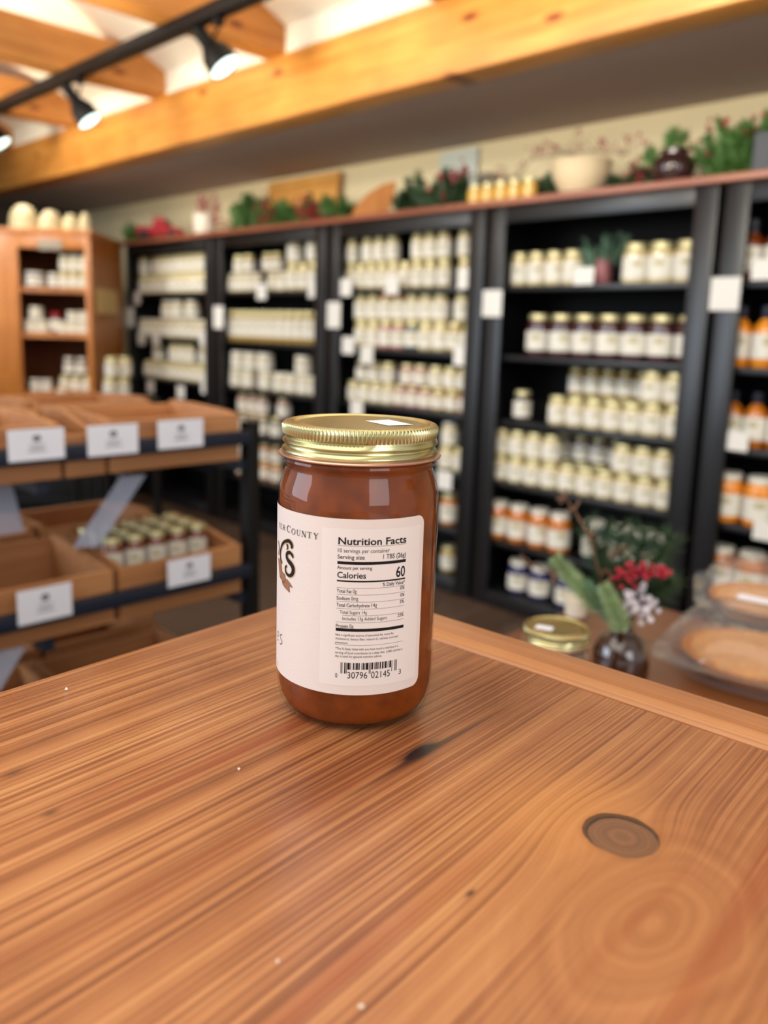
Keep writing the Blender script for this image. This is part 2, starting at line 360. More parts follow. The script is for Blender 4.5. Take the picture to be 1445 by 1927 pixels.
# ---------------------------------------------------------------- small jars
PROTO = {}
def jar_proto(kind, h, w, content, lid):
    key = (kind, round(h, 3), round(w, 3), content, lid)
    if key in PROTO: return PROTO[key]
    r = w / 2; sg = 20
    if kind == 'wide':
        body = lathe([(0, 0), (r * .88, 0), (r * .98, h * .03), (r, h * .08), (r, h * .74), (r * .94, h * .81), (r * .80, h * .85), (r * .78, h * .88), (0, h * .88)], sg)
        cap = lathe([(r * .80, h * .865), (r * .83, h * .87), (r * .83, h * .98), (r * .78, h), (r * .7, h * .99), (0, h * .99)], sg); l0, l1 = .15, .60
    elif kind == 'bottle':
        body = lathe([(0, 0), (r * .9, 0), (r, h * .03), (r, h * .60), (r * .8, h * .70), (r * .42, h * .78), (r * .40, h * .88), (0, h * .88)], sg)
        cap = lathe([(r * .46, h * .80), (r * .48, h * .81), (r * .48, h * .99), (r * .4, h), (0, h)], sg); l0, l1 = .15, .56
    elif kind == 'squat':
        body = lathe([(0, 0), (r * .9, 0), (r, h * .05), (r, h * .72), (r * .93, h * .80), (0, h * .80)], sg)
        cap = lathe([(r * .95, h * .78), (r, h * .80), (r, h * .97), (r * .95, h), (r * .86, h * .985), (0, h * .985)], sg); l0, l1 = .1, .68
    else:
        body = lathe([(0, 0), (r * .88, 0), (r * .98, h * .03), (r, h * .08), (r, h * .70), (r * .93, h * .78), (r * .80, h * .83), (r * .80, h * .86), (0, h * .86)], sg)
        cap = lathe([(r * .84, h * .845), (r * .87, h * .85), (r * .87, h * .975), (r * .82, h), (r * .74, h * .988), (0, h * .988)], sg); l0, l1 = .12, .66
        if kind == 'tall': l0, l1 = .17, .74
    me_body = _mesh('jar_body', body, M['c_' + content]); me_cap = _mesh('lid', cap, M[lid])
    lb = bmesh.new(); n = 14; a0, a1 = -PI / 2 - 1.75, -PI / 2 + 1.75; rr = r * 1.008; prev = None
    for i in range(n + 1):
        a = a0 + (a1 - a0) * i / n
        p = (lb.verts.new((rr * math.cos(a), rr * math.sin(a), h * l0)), lb.verts.new((rr * math.cos(a), rr * math.sin(a), h * l1)))
        if prev: lb.faces.new((prev[0], p[0], p[1], prev[1]))
        prev = p
    key2 = 'jl%.2f%.2f' % (h, w)
    if key2 not in M:
        M[key2] = paper('white jar label with small crest', (226, 222, 210), (186, 176, 136), (0, -rr, h * (l0 + (l1 - l0) * .68)), (r * .5, r, h * .08))
    me_lab = _mesh('paper_label', lb, M[key2])
    PROTO[key] = (me_body, me_cap, me_lab); return PROTO[key]
def _mesh(name, bm, m):
    me = bpy.data.meshes.new(name); bm.normal_update(); bm.to_mesh(me); bm.free(); me.materials.append(m)
    for p in me.polygons: p.use_smooth = True
    try: me.set_sharp_from_angle(angle=math.radians(40))
    except Exception: pass
    return me
def put_jar(name, p, rz, spec, label, group, cat='jar'):
    b, c, l = jar_proto(*spec)
    t = root(name, label, cat, p, rz, group)
    for nm, me in (('jar_body', b), ('lid', c), ('paper_label', l)):
        o = bpy.data.objects.new(nm, me); COL.objects.link(o); o.parent = t
    return t
CN = dict(cherry='dark red', amber='amber', orange='orange', brown='brown', pale='pale', navyjam='navy blue', rosy='rosy', dark='dark', teal='dark teal', goldish='golden', cocoa='cocoa brown')
SHN = ['top', 'second', 'third', 'fourth', 'fifth', 'lowest']
def row(case, shelf, pxs, h, w, content='pale', lid='goldsoft', kind='jar', level=0, dy=0.075, zbase=None, what='', jit=0.12):
    """a row of jars on one shelf; pxs are the column positions read from the photograph"""
    z = H + SH[shelf] + 0.001 if zbase is None else zbase
    yy = YF + 0.024 + dy
    xs = []
    for px in pxs:
        # the ray column at about the jar's middle
        p = ony(px, 700, yy)
        # refine: pick the image row that gives this height on the plane
        py = 700
        for _ in range(4):
            p = ony(px, py, yy); py += (p.z - (z + h / 2)) * 420
        xs.append(p.x)
    last = -99; tops = []
    xmin, xmax = XG[case] + 0.035 + w / 2, XG[case + 1] - 0.035 - w / 2
    for k, x in enumerate(sorted(xs)):
        x = min(max(x, xmin), xmax)
        x = max(x, last + w * 1.04); last = x
        if x > xmax + 0.002 and case < 4: continue
        cont = content[k % len(content)] if isinstance(content, (list, tuple)) else content
        ld = lid[k % len(lid)] if isinstance(lid, (list, tuple)) else lid
        pos = Vector((x, yy, z)); ang = math.atan2(-pos.y, -pos.x) + PI / 2 + random.uniform(-.35, .35)
        tier = {0: '', 1: ' stacked on another', 2: ' stacked third high'}[level] if not what else ' ' + what
        cn = CN[cont]; obj = 'bottle' if kind == 'bottle' else ('tub' if kind == 'squat' else 'jar')
        lab = '%s labelled %s%s, %s from left, %s shelf, %s black bookcase' % (cn, obj, tier, ORD[k], SHN[shelf], CASE[case])
        put_jar({'bottle': 'syrup_bottle', 'tub': 'preserve_tub', 'jar': 'preserve_jar'}[obj], pos, ang, (kind, h, w, cont, ld), lab,
                '%ss on the %s shelf of the %s black bookcase' % (obj, SHN[shelf], CASE[case]), obj)
    return z + h + 0.001
def lin(a, b, n): return [a + (b - a) * i / (n - 1) for i in range(n)]
# leftmost bookcase
t1 = row(0, 0, lin(272, 384, 9), .122, .082, 'pale'); row(0, 0, [273] + lin(297, 384, 7), .122, .082, 'pale', level=1, zbase=t1)
t1 = row(0, 1, lin(273, 386, 9), .118, .082, 'pale', 'whitelid'); row(0, 1, [318, 336, 362], .12, .10, 'pale', 'whitelid', level=1, zbase=t1)
t1 = row(0, 2, lin(282, 388, 8), .11, .085, 'pale'); row(0, 2, [300, 330, 345, 360, 388], .125, .088, 'pale', level=1, zbase=t1)
row(0, 3, [350, 365, 388], .12, .08, 'rosy')
# second bookcase
t1 = row(1, 0, [436, 452, 467, 483, 516, 532], .105, .078, 'pale', 'whitelid'); row(1, 0, [452, 470, 506, 521], .105, .078, ['pale', 'goldish', 'goldish', 'goldish'], level=1, zbase=t1)
t1 = row(1, 0, [553, 571, 592], .142, .092, 'pale', what='tall right-hand'); row(1, 0, [556, 592], .142, .092, 'pale', level=1, what='high stacked', zbase=t1)
row(1, 1, lin(436, 602, 13), .178, .075, 'goldish', 'goldsoft', 'tall')
t1 = row(1, 2, [448, 470, 502, 530, 549, 575, 595], .105, .098, 'pale', 'whitelid', 'squat'); row(1, 2, [450, 474, 500, 572], .105, .098, 'pale', 'whitelid', 'squat', level=1, zbase=t1)
t1 = row(1, 3, [462, 480, 497, 522], .118, .085, 'cocoa'); row(1, 3, [460, 478, 496, 535], .118, .085, 'rosy', level=1, zbase=t1)
t1 = row(1, 4, lin(458, 522, 4), .108, .085, 'amber'); row(1, 4, lin(458, 522, 4), .108, .085, 'amber', level=1, zbase=t1)
# third bookcase
t1 = row(2, 0, [662, 682, 701, 721, 742, 764, 787, 811, 837, 876], .125, .072, 'pale'); row(2, 0, [664, 694, 716, 740, 788, 811, 837, 876], .125, .072, 'pale', level=1, zbase=t1)
t1 = row(2, 1, [682, 702, 722, 746, 771, 796, 821, 847, 872], .132, .085, ['pale', 'pale', 'rosy', 'rosy', 'teal', 'pale', 'pale', 'goldish', 'pale'])
row(2, 1, [682, 702, 722, 746, 771, 796, 821, 872], .132, .085, 'pale', ['goldsoft', 'goldsoft', 'peach', 'peach', 'goldsoft', 'goldsoft', 'goldsoft', 'goldsoft'], level=1, zbase=t1)
t1 = row(2, 2, [668, 684, 702, 722, 745, 768, 793, 821, 848, 872], .102, .080, ['pale', 'pale', 'pale', 'pale', 'rosy', 'rosy', 'rosy', 'goldish', 'goldish', 'rosy'])
row(2, 2, [684, 706, 732, 768, 793, 822, 850, 871], .102, .080, ['cocoa', 'pale', 'pale', 'rosy', 'rosy', 'pale', 'pale', 'pale'], level=1, zbase=t1)
t1 = row(2, 3, [842, 864], .11, .085, 'pale'); row(2, 3, [848], .11, .085, 'pale', 'whitelid', level=1, zbase=t1)
row(2, 4, [846], .15, .09, 'amber'); row(2, 5, [845], .12, .08, 'goldish')
# fourth bookcase
row(3, 0, [979, 1010, 1044, 1073], .135, .082, 'pale'); row(3, 0, [1196, 1237, 1280, 1304], .148, .098, 'pale', what='right-hand')
row(3, 1, [1014, 1057, 1099, 1142, 1185, 1236, 1286], .172, .104, 'cherry', kind='wide')
row(3, 2, [983], .125, .078, 'dark', what='lone')
t1 = row(3, 2, [1050, 1082, 1114, 1146, 1178], .118, .080, 'pale', dy=.06)
t2 = row(3, 2, [1228, 1272], .122, .088, 'pale', dy=.06, what='larger right-hand'); row(3, 2, [1228, 1272], .120, .088, 'pale', level=1, zbase=t2, dy=.06, what='larger stacked')
t2 = row(3, 2, [1086, 1108, 1130, 1152, 1176], .118, .072, 'cocoa', dy=.17, what='back-row'); row(3, 2, [1086, 1108, 1130, 1152, 1176], .118, .072, 'goldish', zbase=t2, dy=.17, what='high back-row')
t1 = row(3, 3, [933, 958, 984, 1011, 1038, 1067, 1101, 1142, 1174, 1204, 1240], .112, .082, 'pale', dy=.06)
row(3, 3, [938, 973, 1000, 1022, 1172, 1198, 1250], .112, .082, 'pale', level=1, zbase=t1, dy=.06)
t2 = row(3, 3, [1062, 1090, 1118, 1146], .112, .082, 'cocoa', dy=.17, what='back-row'); row(3, 3, [1062, 1090, 1118, 1146], .112, .082, 'cocoa', zbase=t2, dy=.17, what='high back-row')
row(3, 4, [939, 976, 1014, 1052], .165, .096, 'amber', 'whitelid', 'wide', dy=.06); row(3, 4, [1118, 1168, 1212, 1244], .165, .094, 'teal', 'whitelid', 'wide', dy=.06, what='right-hand')
row(3, 5, [976, 1016, 1066], .145, .095, 'navyjam', 'whitelid', 'wide', dy=.06)
# rightmost bookcase
row(4, 0, [1403, 1437, 1470], .205, .082, 'brown', 'darkcap', 'bottle'); row(4, 1, [1384, 1418, 1450, 1482], .205, .078, 'orange', 'darkcap', 'bottle', dy=.06)
row(4, 2, [1377, 1406, 1436, 1466], .19, .078, 'amber', 'darkcap', 'bottle', dy=.06)
row(4, 3, [1362, 1408, 1450], .172, .105, 'orange', 'whitelid', 'wide', dy=.06); row(4, 4, [1350, 1396, 1440], .168, .104, 'amber', 'whitelid', 'wide', dy=.06)
row(4, 5, [1332, 1364], .10, .08, 'goldish')
# price cards on shelf edges and stiles
def card(px, py, y, wd_, hg, label, group='shelf price cards', name='price_card'):
    p = ony(px, py, y); o = mk(name, B(-wd_ / 2, wd_ / 2, -.001, .001, -hg / 2, hg / 2, 0.0005), M['tag'], smooth=False); o.location = p
    tag(o, label, 'card', group); return o
for k, (px, py) in enumerate([(245, 597), (411, 597), (628, 593), (926, 571), (1364, 553)]):
    card(px, py, YF - .003, .10, .13 if k < 3 else .11, 'cream card taped to the black post, %s of five along the bookcases' % ORD[k], 'cards on bookcase posts', 'post_card')
for px, py, c, s, w_ in [(257, 561, 0, 0, 0), (266, 637, 0, 1, 0), (293, 638, 0, 1, 1), (383, 638, 0, 1, 2), (283, 728, 0, 2, 0), (340, 738, 0, 2, 1), (386, 728, 0, 2, 2),
                         (492, 549, 1, 0, 0), (590, 545, 1, 0, 1), (650, 541, 2, 0, 0), (737, 537, 2, 0, 1), (876, 525, 2, 0, 2), (655, 650, 2, 1, 0), (690, 668, 2, 1, 1), (868, 670, 2, 1, 2),
                         (671, 770, 2, 2, 0), (836, 904, 2, 3, 0), (1098, 519, 3, 0, 0), (1440, 507, 4, 0, 0), (1383, 830, 4, 2, 0), (1442, 1000, 4, 3, 0)]:
    card(px, py, YF + .012, .088, .085 if c < 3 else .066, 'small white price card, %s from left on %s shelf edge of %s black bookcase' % (ORD[w_], SHN[s], CASE[c]))
# small arrangement in a pink vase among the jars
def needles(bm, a, b, n, ln, r=0.0012, spread=0.9, droop=0.0):
    a = Vector(a); b = Vector(b); ax = (b - a).normalized()
    u = ax.cross(Vector((0.3, 0.2, 1))).normalized(); v = ax.cross(u)
    for i in range(n):
        t = random.random() ** 0.9; p = a.lerp(b, t); an = random.uniform(0, 2 * PI)
        d = (ax * random.uniform(.35, .9) + (u * math.cos(an) + v * math.sin(an)) * spread).normalized()
        L_ = ln * random.uniform(.7, 1.1) * (1 - .35 * t); q = p + d * L_ + Vector((0, 0, -droop * L_))
        s = d.cross(Vector((0, 0, 1)));
        if s.length < 1e-3: s = Vector((1, 0, 0))
        s = s.normalized() * r; s2 = d.cross(s).normalized() * r
        vs = [bm.verts.new(p + s), bm.verts.new(p - s * .5 + s2), bm.verts.new(p - s * .5 - s2)]; tp = bm.verts.new(q)
        for k in range(3): bm.faces.new((vs[k], vs[(k + 1) % 3], tp))
def berries(bm, c, n, spread, r):
    for _ in range(n):
        p = Vector(c) + Vector([random.gauss(0, spread) for _ in range(3)])
        bmesh.ops.create_icosphere(bm, subdivisions=1, radius=r * random.uniform(.8, 1.15), matrix=Matrix.Translation(p))
pv = ony(1134, 512, YF + .12); pv.z = H + SH[0] + .001
t = root('posy_vase', 'small dusty pink vase with dried greenery on the top shelf, fourth black bookcase', 'vase', pv)
mk('vase_body', lathe([(0, 0), (.032, 0), (.036, .01), (.033, .05), (.028, .09), (.031, .10), (.026, .10), (.024, .02), (0, .02)], 24), M['pink'], t)
bm = bmesh.new()
for k in range(16):
    a = random.uniform(0, 2 * PI); e = Vector((math.cos(a) * .10, math.sin(a) * .06, random.uniform(.12, .2)))
    tube(bm, [(0, 0, .06), e * .8], .001, 4); needles(bm, e * .45, e, 26, .035)
mk('dried_foliage', bm, M['leafb'], t)

# ================================================================= THINGS ON THE TOP BOARD
def garland(x0, x1, y, amp, n, label, m='leaf', ber=None, nb=60, light=False):
    t = root('evergreen_garland', label, 'garland', ((x0 + x1) / 2, y, TB), 0, 'evergreen garlands on the bookcase tops')
    w = (x1 - x0) / 2; bm = bmesh.new(); st = bmesh.new()
    tube(st, [(-w, 0, .012), (-w * .3, .02, .03), (w * .4, -.02, .03), (w, 0, .012)], .004, 6)
    for k in range(n):
        x = random.uniform(-w, w); e = amp * (0.55 + .45 * math.cos(x / w * 1.4)) * random.uniform(.6, 1.25)
        a = Vector((x, random.uniform(-.04, .04), .03)); b = a + Vector((random.uniform(-.11, .11), random.uniform(-.08, .06), e))
        if b.z < .02: b.z = .02
        needles(bm, a, b, 90, .05, .0045, .8)
    for v in bm.verts: v.co.z = max(v.co.z, .002)
    mk('needles', bm, M[m], t); mk('stem', st, M['twig'], t)
    if ber:
        bb = bmesh.new()
        for bx, bz in ber:
            berries(bb, (bx - (x0 + x1) / 2, -.05, bz), nb, .035, .009)
        for v in bb.verts: v.co.z = max(v.co.z, .002)
        mk('berries', bb, M['berry'], t, kind='stuff')
X3 = lambda px, py=400: ony(px, py, 2.95).x
garland(X3(236, 450), X3(262, 450), 2.95, .09, 8, 'small green sprig at the far left end of the top board', 'leaf')
garland(X3(430), X3(520), 2.93, .15, 26, 'full green garland left of the large maple board, above the second bookcase', 'leaf', [(X3(428), .06)], 20)
garland(X3(520), X3(668), 2.93, .10, 30, 'garland with dark red berries in front of the large maple board', 'leaf', [(X3(592), .10), (X3(610), .07), (X3(520), .10)], 34)
garland(X3(742), X3(800), 2.98, .14, 18, 'dark green garland right behind the leaf shaped board', 'leafd')
garland(X3(800), X3(885), 2.95, .12, 24, 'dark garland with red berries left of the golden honey jars', 'leafd', [(X3(886), .13), (X3(845), .12)], 22)
garland(X3(1004), X3(1045), 2.98, .09, 12, 'green garland between the golden honey jars and the cream bowl', 'leafd')
garland(X3(1142), X3(1205), 3.08, .08, 14, 'low garland with red berries between cream bowl and brown jug', 'leafd', [(X3(1195, 290), .10)], 20)
garland(X3(1330), X3(1412), 3.03, .17, 60, 'large green garland with red berries right of the brown jug', 'leaf', [(X3(1328, 260), .17), (X3(1395, 250), .20)], 16)
# toy truck
p = ony(302, 452, 2.90); p.z = TB
t = root('toy_truck', 'red toy pickup truck on the left end of the top board', 'toy truck', p, math.radians(38))
mk('truck_body', prism([(-.14, .03), (.15, .03), (.15, .075), (.10, .085), (.065, .09), (.045, .135), (-.02, .135), (-.03, .085), (-.14, .085)], -.055, .055, Matrix(((1, 0, 0, 0), (0, 0, 1, 0), (0, 1, 0, 0), (0, 0, 0, 1)))), M['redpaint'], t, False)
mk('roof_rack', (lambda b: (tube(b, [(-.03, -.045, .135), (-.03, -.045, .15), (.05, -.045, .15), (.05, -.045, .135)], .004), b)[1])(bmesh.new()), M['redpaint'], t)
mk('windscreen', B(.046, .056, -.045, .045, .092, .128), M['greybox'], t)
for wx in (-.09, .10):
    for wy in (-.055, .055):
        mk('wheel', lathe([(0, -.012), (.028, -.012), (.032, -.008), (.032, .008), (.028, .012), (0, .012)], 20, mtx=Matrix.Translation((wx, wy, .032)) @ Matrix.Rotation(PI / 2, 4, 'X')), M['blackmetal'], t)
p = ony(385, 442, 2.95); p.z = TB
t = root('white_crock', 'white crock with pinkish berry stems beside the red toy truck', 'crock', p)
mk('crock_body', lathe([(0, 0), (.06, 0), (.066, .01), (.074, .10), (.072, .135), (.076, .142), (.070, .142), (.066, .12), (.06, .02), (0, .02)], 28), M['whiteglaze'], t)
bm = bmesh.new()
for k in range(26):
    a = random.uniform(0, 2 * PI); e = Vector((.05 + math.cos(a) * .08, math.sin(a) * .05, random.uniform(.15, .25))); tube(bm, [(0, 0, .1), e], .0015, 4)
    berries(bm, e, 4, .012, .006)
mk('berry_stems', bm, M['berryp'], t)
# large maple board leaning on the wall
zt0 = TB
a = ony(497, 405, 3.12); b = ony(628, 392, 3.12)
t = mk('serving_board', B(-(b.x - a.x) / 2, (b.x - a.x) / 2, -.012, .012, 0, .322, .008, Matrix.Rotation(math.radians(-8), 4, 'X')), M['board'])
t.location = ((a.x + b.x) / 2, 3.12, TB + .002); tag(t, 'large bright maple serving board leaning on the wall behind the garland', 'board')
# leaf shaped board
p = ony(705, 402, 2.93); p.z = TB + .001
leafp = [(-.11, 0), (.045, 0), (.08, .07), (.105, .17), (.09, .178), (.04, .165), (-.03, .125), (-.08, .075), (-.108, .035)]
t = mk('leaf_board', prism(leafp, -.01, .01, Matrix.Rotation(math.radians(40), 4, 'Z') @ Matrix(((1, 0, 0, 0), (0, 0, 1, 0), (0, 1, 0, 0), (0, 0, 0, 1)))), M['boardo'])
t.location = p; tag(t, 'orange brown leaf shaped wooden board standing on edge above the third bookcase', 'board')
a = ony(828, 340, 3.185); b = ony(900, 300, 3.185)
t = mk('wall_plaque', B(a.x, b.x, 3.175, 3.198, TB + .005, a.z + .13, .004), M['bluegrey'], smooth=False); tag(t, 'pale blue grey plaque against the wall behind the dark garland', 'plaque')
p = ony(918, 350, 3.08); p.z = TB
t = mk('grey_canister', lathe([(0, 0), (.05, 0), (.055, .01), (.055, .16), (.045, .175), (.02, .18), (0, .18)], 24), M['greytin']); t.location = p
tag(t, 'small grey round canister behind the golden honey jars', 'canister')
for k, px in enumerate((894, 918, 943, 968, 995)):
    p = ony(px, 370, 2.86); p.z = TB + .0005
    o = root('honey_jar', 'x', 'jar', p); mk('jar_body', lathe([(0, 0), (.03, 0), (.033, .004), (.033, .06), (.027, .066), (0, .066)], 20), M['honey'], o); mk('lid', lathe([(0, .0665), (.029, .0665), (.029, .082), (0, .082)], 20), M['goldsoft'], o)
    tag(o, 'small golden honey jar on the top board, %s from left of five' % ORD[k], 'jar', 'golden honey jars')
p = ony(1091, 358, 2.97); p.z = TB
t = mk('cream_bowl', lathe([(0, 0), (.055, 0), (.06, .008), (.09, .04), (.115, .09), (.122, .135), (.128, .142), (.122, .145), (.112, .10), (.08, .045), (.04, .02), (0, .02)], 40), M['cream']); t.location = p
tag(t, 'large cream mixing bowl on the top board above the fourth bookcase', 'bowl')
p = ony(1266, 330, 2.91); p.z = TB
t = root('brown_jug', 'dark brown glazed stoneware jug with green sprigs on the top board', 'jug', p)
mk('jug_body', lathe([(0, 0), (.05, 0), (.055, .006), (.073, .042), (.077, .07), (.064, .10), (.047, .112), (.047, .123), (.051, .128), (.043, .128), (.038, .11), (0, .11)], 36), M['brownglaze'], t)
bm = bmesh.new()
for e in [(-.01, 0, .20), (.02, .02, .19), (-.03, 0, .18), (-.10, 0, .14), (-.11, -.01, .12)]:
    tube(bm, [(0, 0, .112), e], .002, 4); needles(bm, Vector(e) * .7, e, 70, .045, .003)
mk('green_sprigs', bm, M['leaf'], t)
# red branches over the bowl
bm = bmesh.new(); bb = bmesh.new()
p0 = ony(960, 340, 3.05); p1 = ony(1200, 290, 3.05); base = Vector((p0.x, 3.05, TB))
pts = [ony(962, 342, 3.05), ony(1000, 300, 3.05), ony(1060, 288, 3.05), ony(1120, 285, 3.05), ony(1180, 290, 3.03)]
tube(bm, [Vector((p0.x - .05, 3.05, TB + .003)) - base] + [q - base for q in pts], .0025, 5)
for q in pts:
    for k in range(5):
        e = q - base + Vector((random.uniform(-.09, .09), random.uniform(-.03, .03), random.uniform(-.02, .07))); tube(bm, [q - base, e], .0012, 4); berries(bb, e, 4, .014, .0055)
t = root('berry_branch', 'thin branch of faded red berries arching over the cream bowl', 'branch', base); mk('twigs', bm, M['twig'], t); mk('berries', bb, M['berryp'], t, kind='stuff')
p = ony(1440, 290, 2.98); p.z = TB
t = mk('grey_box', B(-.08, .12, -.06, .06, 0, .15, .004), M['greybox'], smooth=False); t.location = (p.x + .06, p.y, TB); tag(t, 'dark grey box at the right end of the top board', 'box')

# ================================================================= ORANGE CORNER CABINET
P0 = Vector((-4.73, 2.27, 0)); fd = Vector((-.68, -.74, 0)).normalized()   # along the front, away to the left
nd = Vector((-.74, .68, 0)).normalized()                                    # into the cabinet
rz = math.atan2(-fd.y, -fd.x)                                               # local +x runs to the right along the front
WCAB = 1.06; DC = 0.68; zc = lambda px, py: _oc(px, py)
def _oc(px, py):   # point on the cabinet's front plane, in local (x, z)
    d = ray(px, py); s = (P0 - EYE).dot(nd) / d.dot(nd); q = EYE + d * s - P0; return (q.dot(-fd), q.z)
t = root('pine_cabinet', 'orange stained pine corner cabinet with open shelves, left of the black bookcases', 'cabinet', P0, rz)
topz = _oc(168, 443)[1]; xo0, _ = _oc(38, 600); xo1, _ = _oc(163, 600); zo1 = _oc(100, 468)[1]
zs = [_oc(100, 541)[1], _oc(100, 627)[1], _oc(100, 740)[1]]
for nm, bmm, mm in [('stile', B(-WCAB, xo0, 0, .025, zs[2] - .06, topz, .004), 'orange'), ('stile', B(xo1, 0, 0, .025, zs[2] - .06, topz, .004), 'orange'),
                    ('top_rail', B(xo0, xo1, 0, .025, zo1, topz, .003), 'orange'), ('side_panel', B(-.02, 0, .025, DC, zs[2] - .06, topz), 'orange'),
                    ('side_panel', B(-WCAB, -WCAB + .02, .025, DC, zs[2] - .06, topz), 'orange'), ('back_panel', B(-WCAB + .02, -.02, DC - .02, DC, zs[2] - .06, topz), 'orangeshade'),
                    ('cabinet_top', B(-WCAB - .01, .01, -.015, DC, topz, topz + .03, .005), 'orange'), ('lower_panel', B(xo0, xo1, 0, .025, zs[2] - .06, zs[2] - .03, .003), 'orange')]:
    mk(nm, bmm, M[mm], t)
for z in zs: mk('shelf', B(-WCAB + .02, -.02, .026, DC - .02, z - .028, z), M['orange'], t)
bc = root('base_cabinet', 'black base cabinet carrying the orange pine cabinet, seen through the bin rack', 'cabinet', P0, rz)
mk('body', B(-WCAB, 0, .03, DC, .08, zs[2] - .085), M['black'], bc); mk('counter', B(-WCAB - .01, .01, -.01, DC, zs[2] - .085, zs[2] - .061, .003), M['black'], bc); mk('plinth', B(-WCAB + .02, -.02, .06, DC, 0, .08), M['blackback'], bc)
for dx in (-WCAB + .02, -WCAB / 2 + .005):
    dd = mk('door', B(dx, dx + WCAB / 2 - .03, .008, .03, .1, zs[2] - .1, .003), M['black'], bc)
sg = _oc(95, 461); mk('name_plate', B(sg[0] - .07, sg[0] + .07, -.008, 0, sg[1] - .03, sg[1] + .03, .004), M['greytin'], t)
def cabpt(px, py, dy, z): x = _oc(px, py)[0]; return P0 + (-fd) * x + nd * dy + Vector((0, 0, z))
def cj(px, py, s, kind, h, w, cont, lid, k, word, lev=0, dy=.09, up=0):
    z = zs[s] + .001 + up
    put_jar('preserve_jar', cabpt(px, py, dy, z), math.atan2(-2.3, 4.8) + PI / 2, (kind, h, w, cont, lid),
            '%s, %s from left, %s shelf of the orange pine cabinet' % (word, ORD[k], SHN[s]), 'jars in the pine cabinet')
for k, px in enumerate((112, 131, 150)):
    cj(px, 530, 0, 'jar', .095, .062, 'pale', 'goldsoft', k, 'small labelled jar'); cj(px, 500, 0, 'jar', .095, .062, 'pale', 'whitelid', k, 'small labelled jar stacked on another', up=.097)
cj(55, 530, 0, 'squat', .09, .11, 'navyjam', 'whitelid', 0, 'wide bluish lidded pot'); cj(92, 530, 0, 'squat', .085, .075, 'cocoa', 'whitelid', 1, 'low pale lidded pot')
for k, px in enumerate((48, 70)): cj(px, 615, 1, 'squat', .075, .075, 'pale', 'whitelid', k, 'low white tub')
cj(58, 600, 1, 'squat', .075, .08, 'pale', 'whitelid', 2, 'low white tub stacked on others', up=.077)
cj(92, 610, 1, 'jar', .12, .07, 'cherry', 'redpaint', 3, 'dark jar with a red top', dy=.12)
for k, px in enumerate((110, 130, 150)): cj(px, 615, 1, 'squat', .07, .07, 'pale', 'whitelid', 4 + k, 'low white tub')
for k, px in enumerate((128, 150)): cj(px, 600, 1, 'squat', .06, .07, 'pale', 'whitelid', 7 + k, 'low white tub stacked on others', up=.072)
for k, px in enumerate((56, 78)): cj(px, 725, 2, 'squat', .075, .065, 'cocoa', 'whitelid', k, 'small grey lidded pot')
for k, px in enumerate((108, 130, 152)): cj(px, 725, 2, 'jar', .10, .068, 'pale', 'goldsoft', 2 + k, 'small white labelled jar', dy=.14)
for k, px in enumerate((116, 140)): cj(px, 690, 2, 'jar', .11, .068, 'cocoa', 'whitelid', 5 + k, 'small jar stacked on others', up=.102, dy=.14)
cj(112, 738, 2, 'squat', .03, .07, 'orange', 'honey', 8, 'flat yellow tin', dy=.05)
# cards on the cabinet side
t2 = mk('notice_card', B(.001, .004, .10, .56, 0, .15), M['card'], smooth=False); t2.data.materials[0] = paper('yellowed notice', (236, 204, 140))
t2.location = P0; t2.rotation_euler = (0, 0, rz); t2.location.z = ony(205, 597, 2.5).z + .02; tag(t2, 'yellowish notice card on the right side of the orange pine cabinet', 'card')
for k, (px, py, r_, h_) in enumerate([(31, 434, .085, .145), (83, 436, .070, .118), (122, 438, .052, .10), (149, 439, .036, .112)]):
    x = _oc(px, py)[0]; q = P0 + (-fd) * x + nd * .12; o = mk('domed_crock', lathe([(0, 0), (r_, 0), (r_ * 1.0, h_ * .16), (r_ * .97, h_ * .2), (r_ * .96, h_ * .38), (r_ * .88, h_ * .6), (r_ * .72, h_ * .79), (r_ * .48, h_ * .93), (r_ * .22, h_ * .99), (0, h_)], 32), M['skep'])
    o.location = (q.x, q.y, topz + .031); tag(o, ['largest', 'second largest', 'third', 'narrowest, rightmost'][k] + ' cream domed crock on top of the orange pine cabinet', 'crock', 'domed crocks on the cabinet')
# dark stand beside the cabinet with stacked jars
q = onx(220, 748, -3.9); st = root('side_stand', 'low black stand in front of the cabinet holding stacked labelled jars', 'stand', (q.x, q.y, 0))
mk('stand_top', B(-.2, .16, -.16, .16, q.z - .02, q.z, .003), M['black'], st)
for sx in (-.18, .14):
    for sy in (-.14, .14): mk('leg', B(sx - .015, sx + .015, sy - .015, sy + .015, 0, q.z - .02), M['black'], st)
for k, (px, lv) in enumerate([(208, 0), (232, 0), (212, 1), (236, 1)]):
    pp = onx(px, 740, -3.9); put_jar('preserve_jar', (pp.x, pp.y, q.z + .001 + lv * .103), math.atan2(-2, 4) + PI / 2, ('jar', .102, .07, 'pale', 'goldsoft'),
            ['left lower', 'right lower', 'left upper', 'right upper'][k] + ' labelled jar of the four stacked on the black stand', 'jars on the black stand')

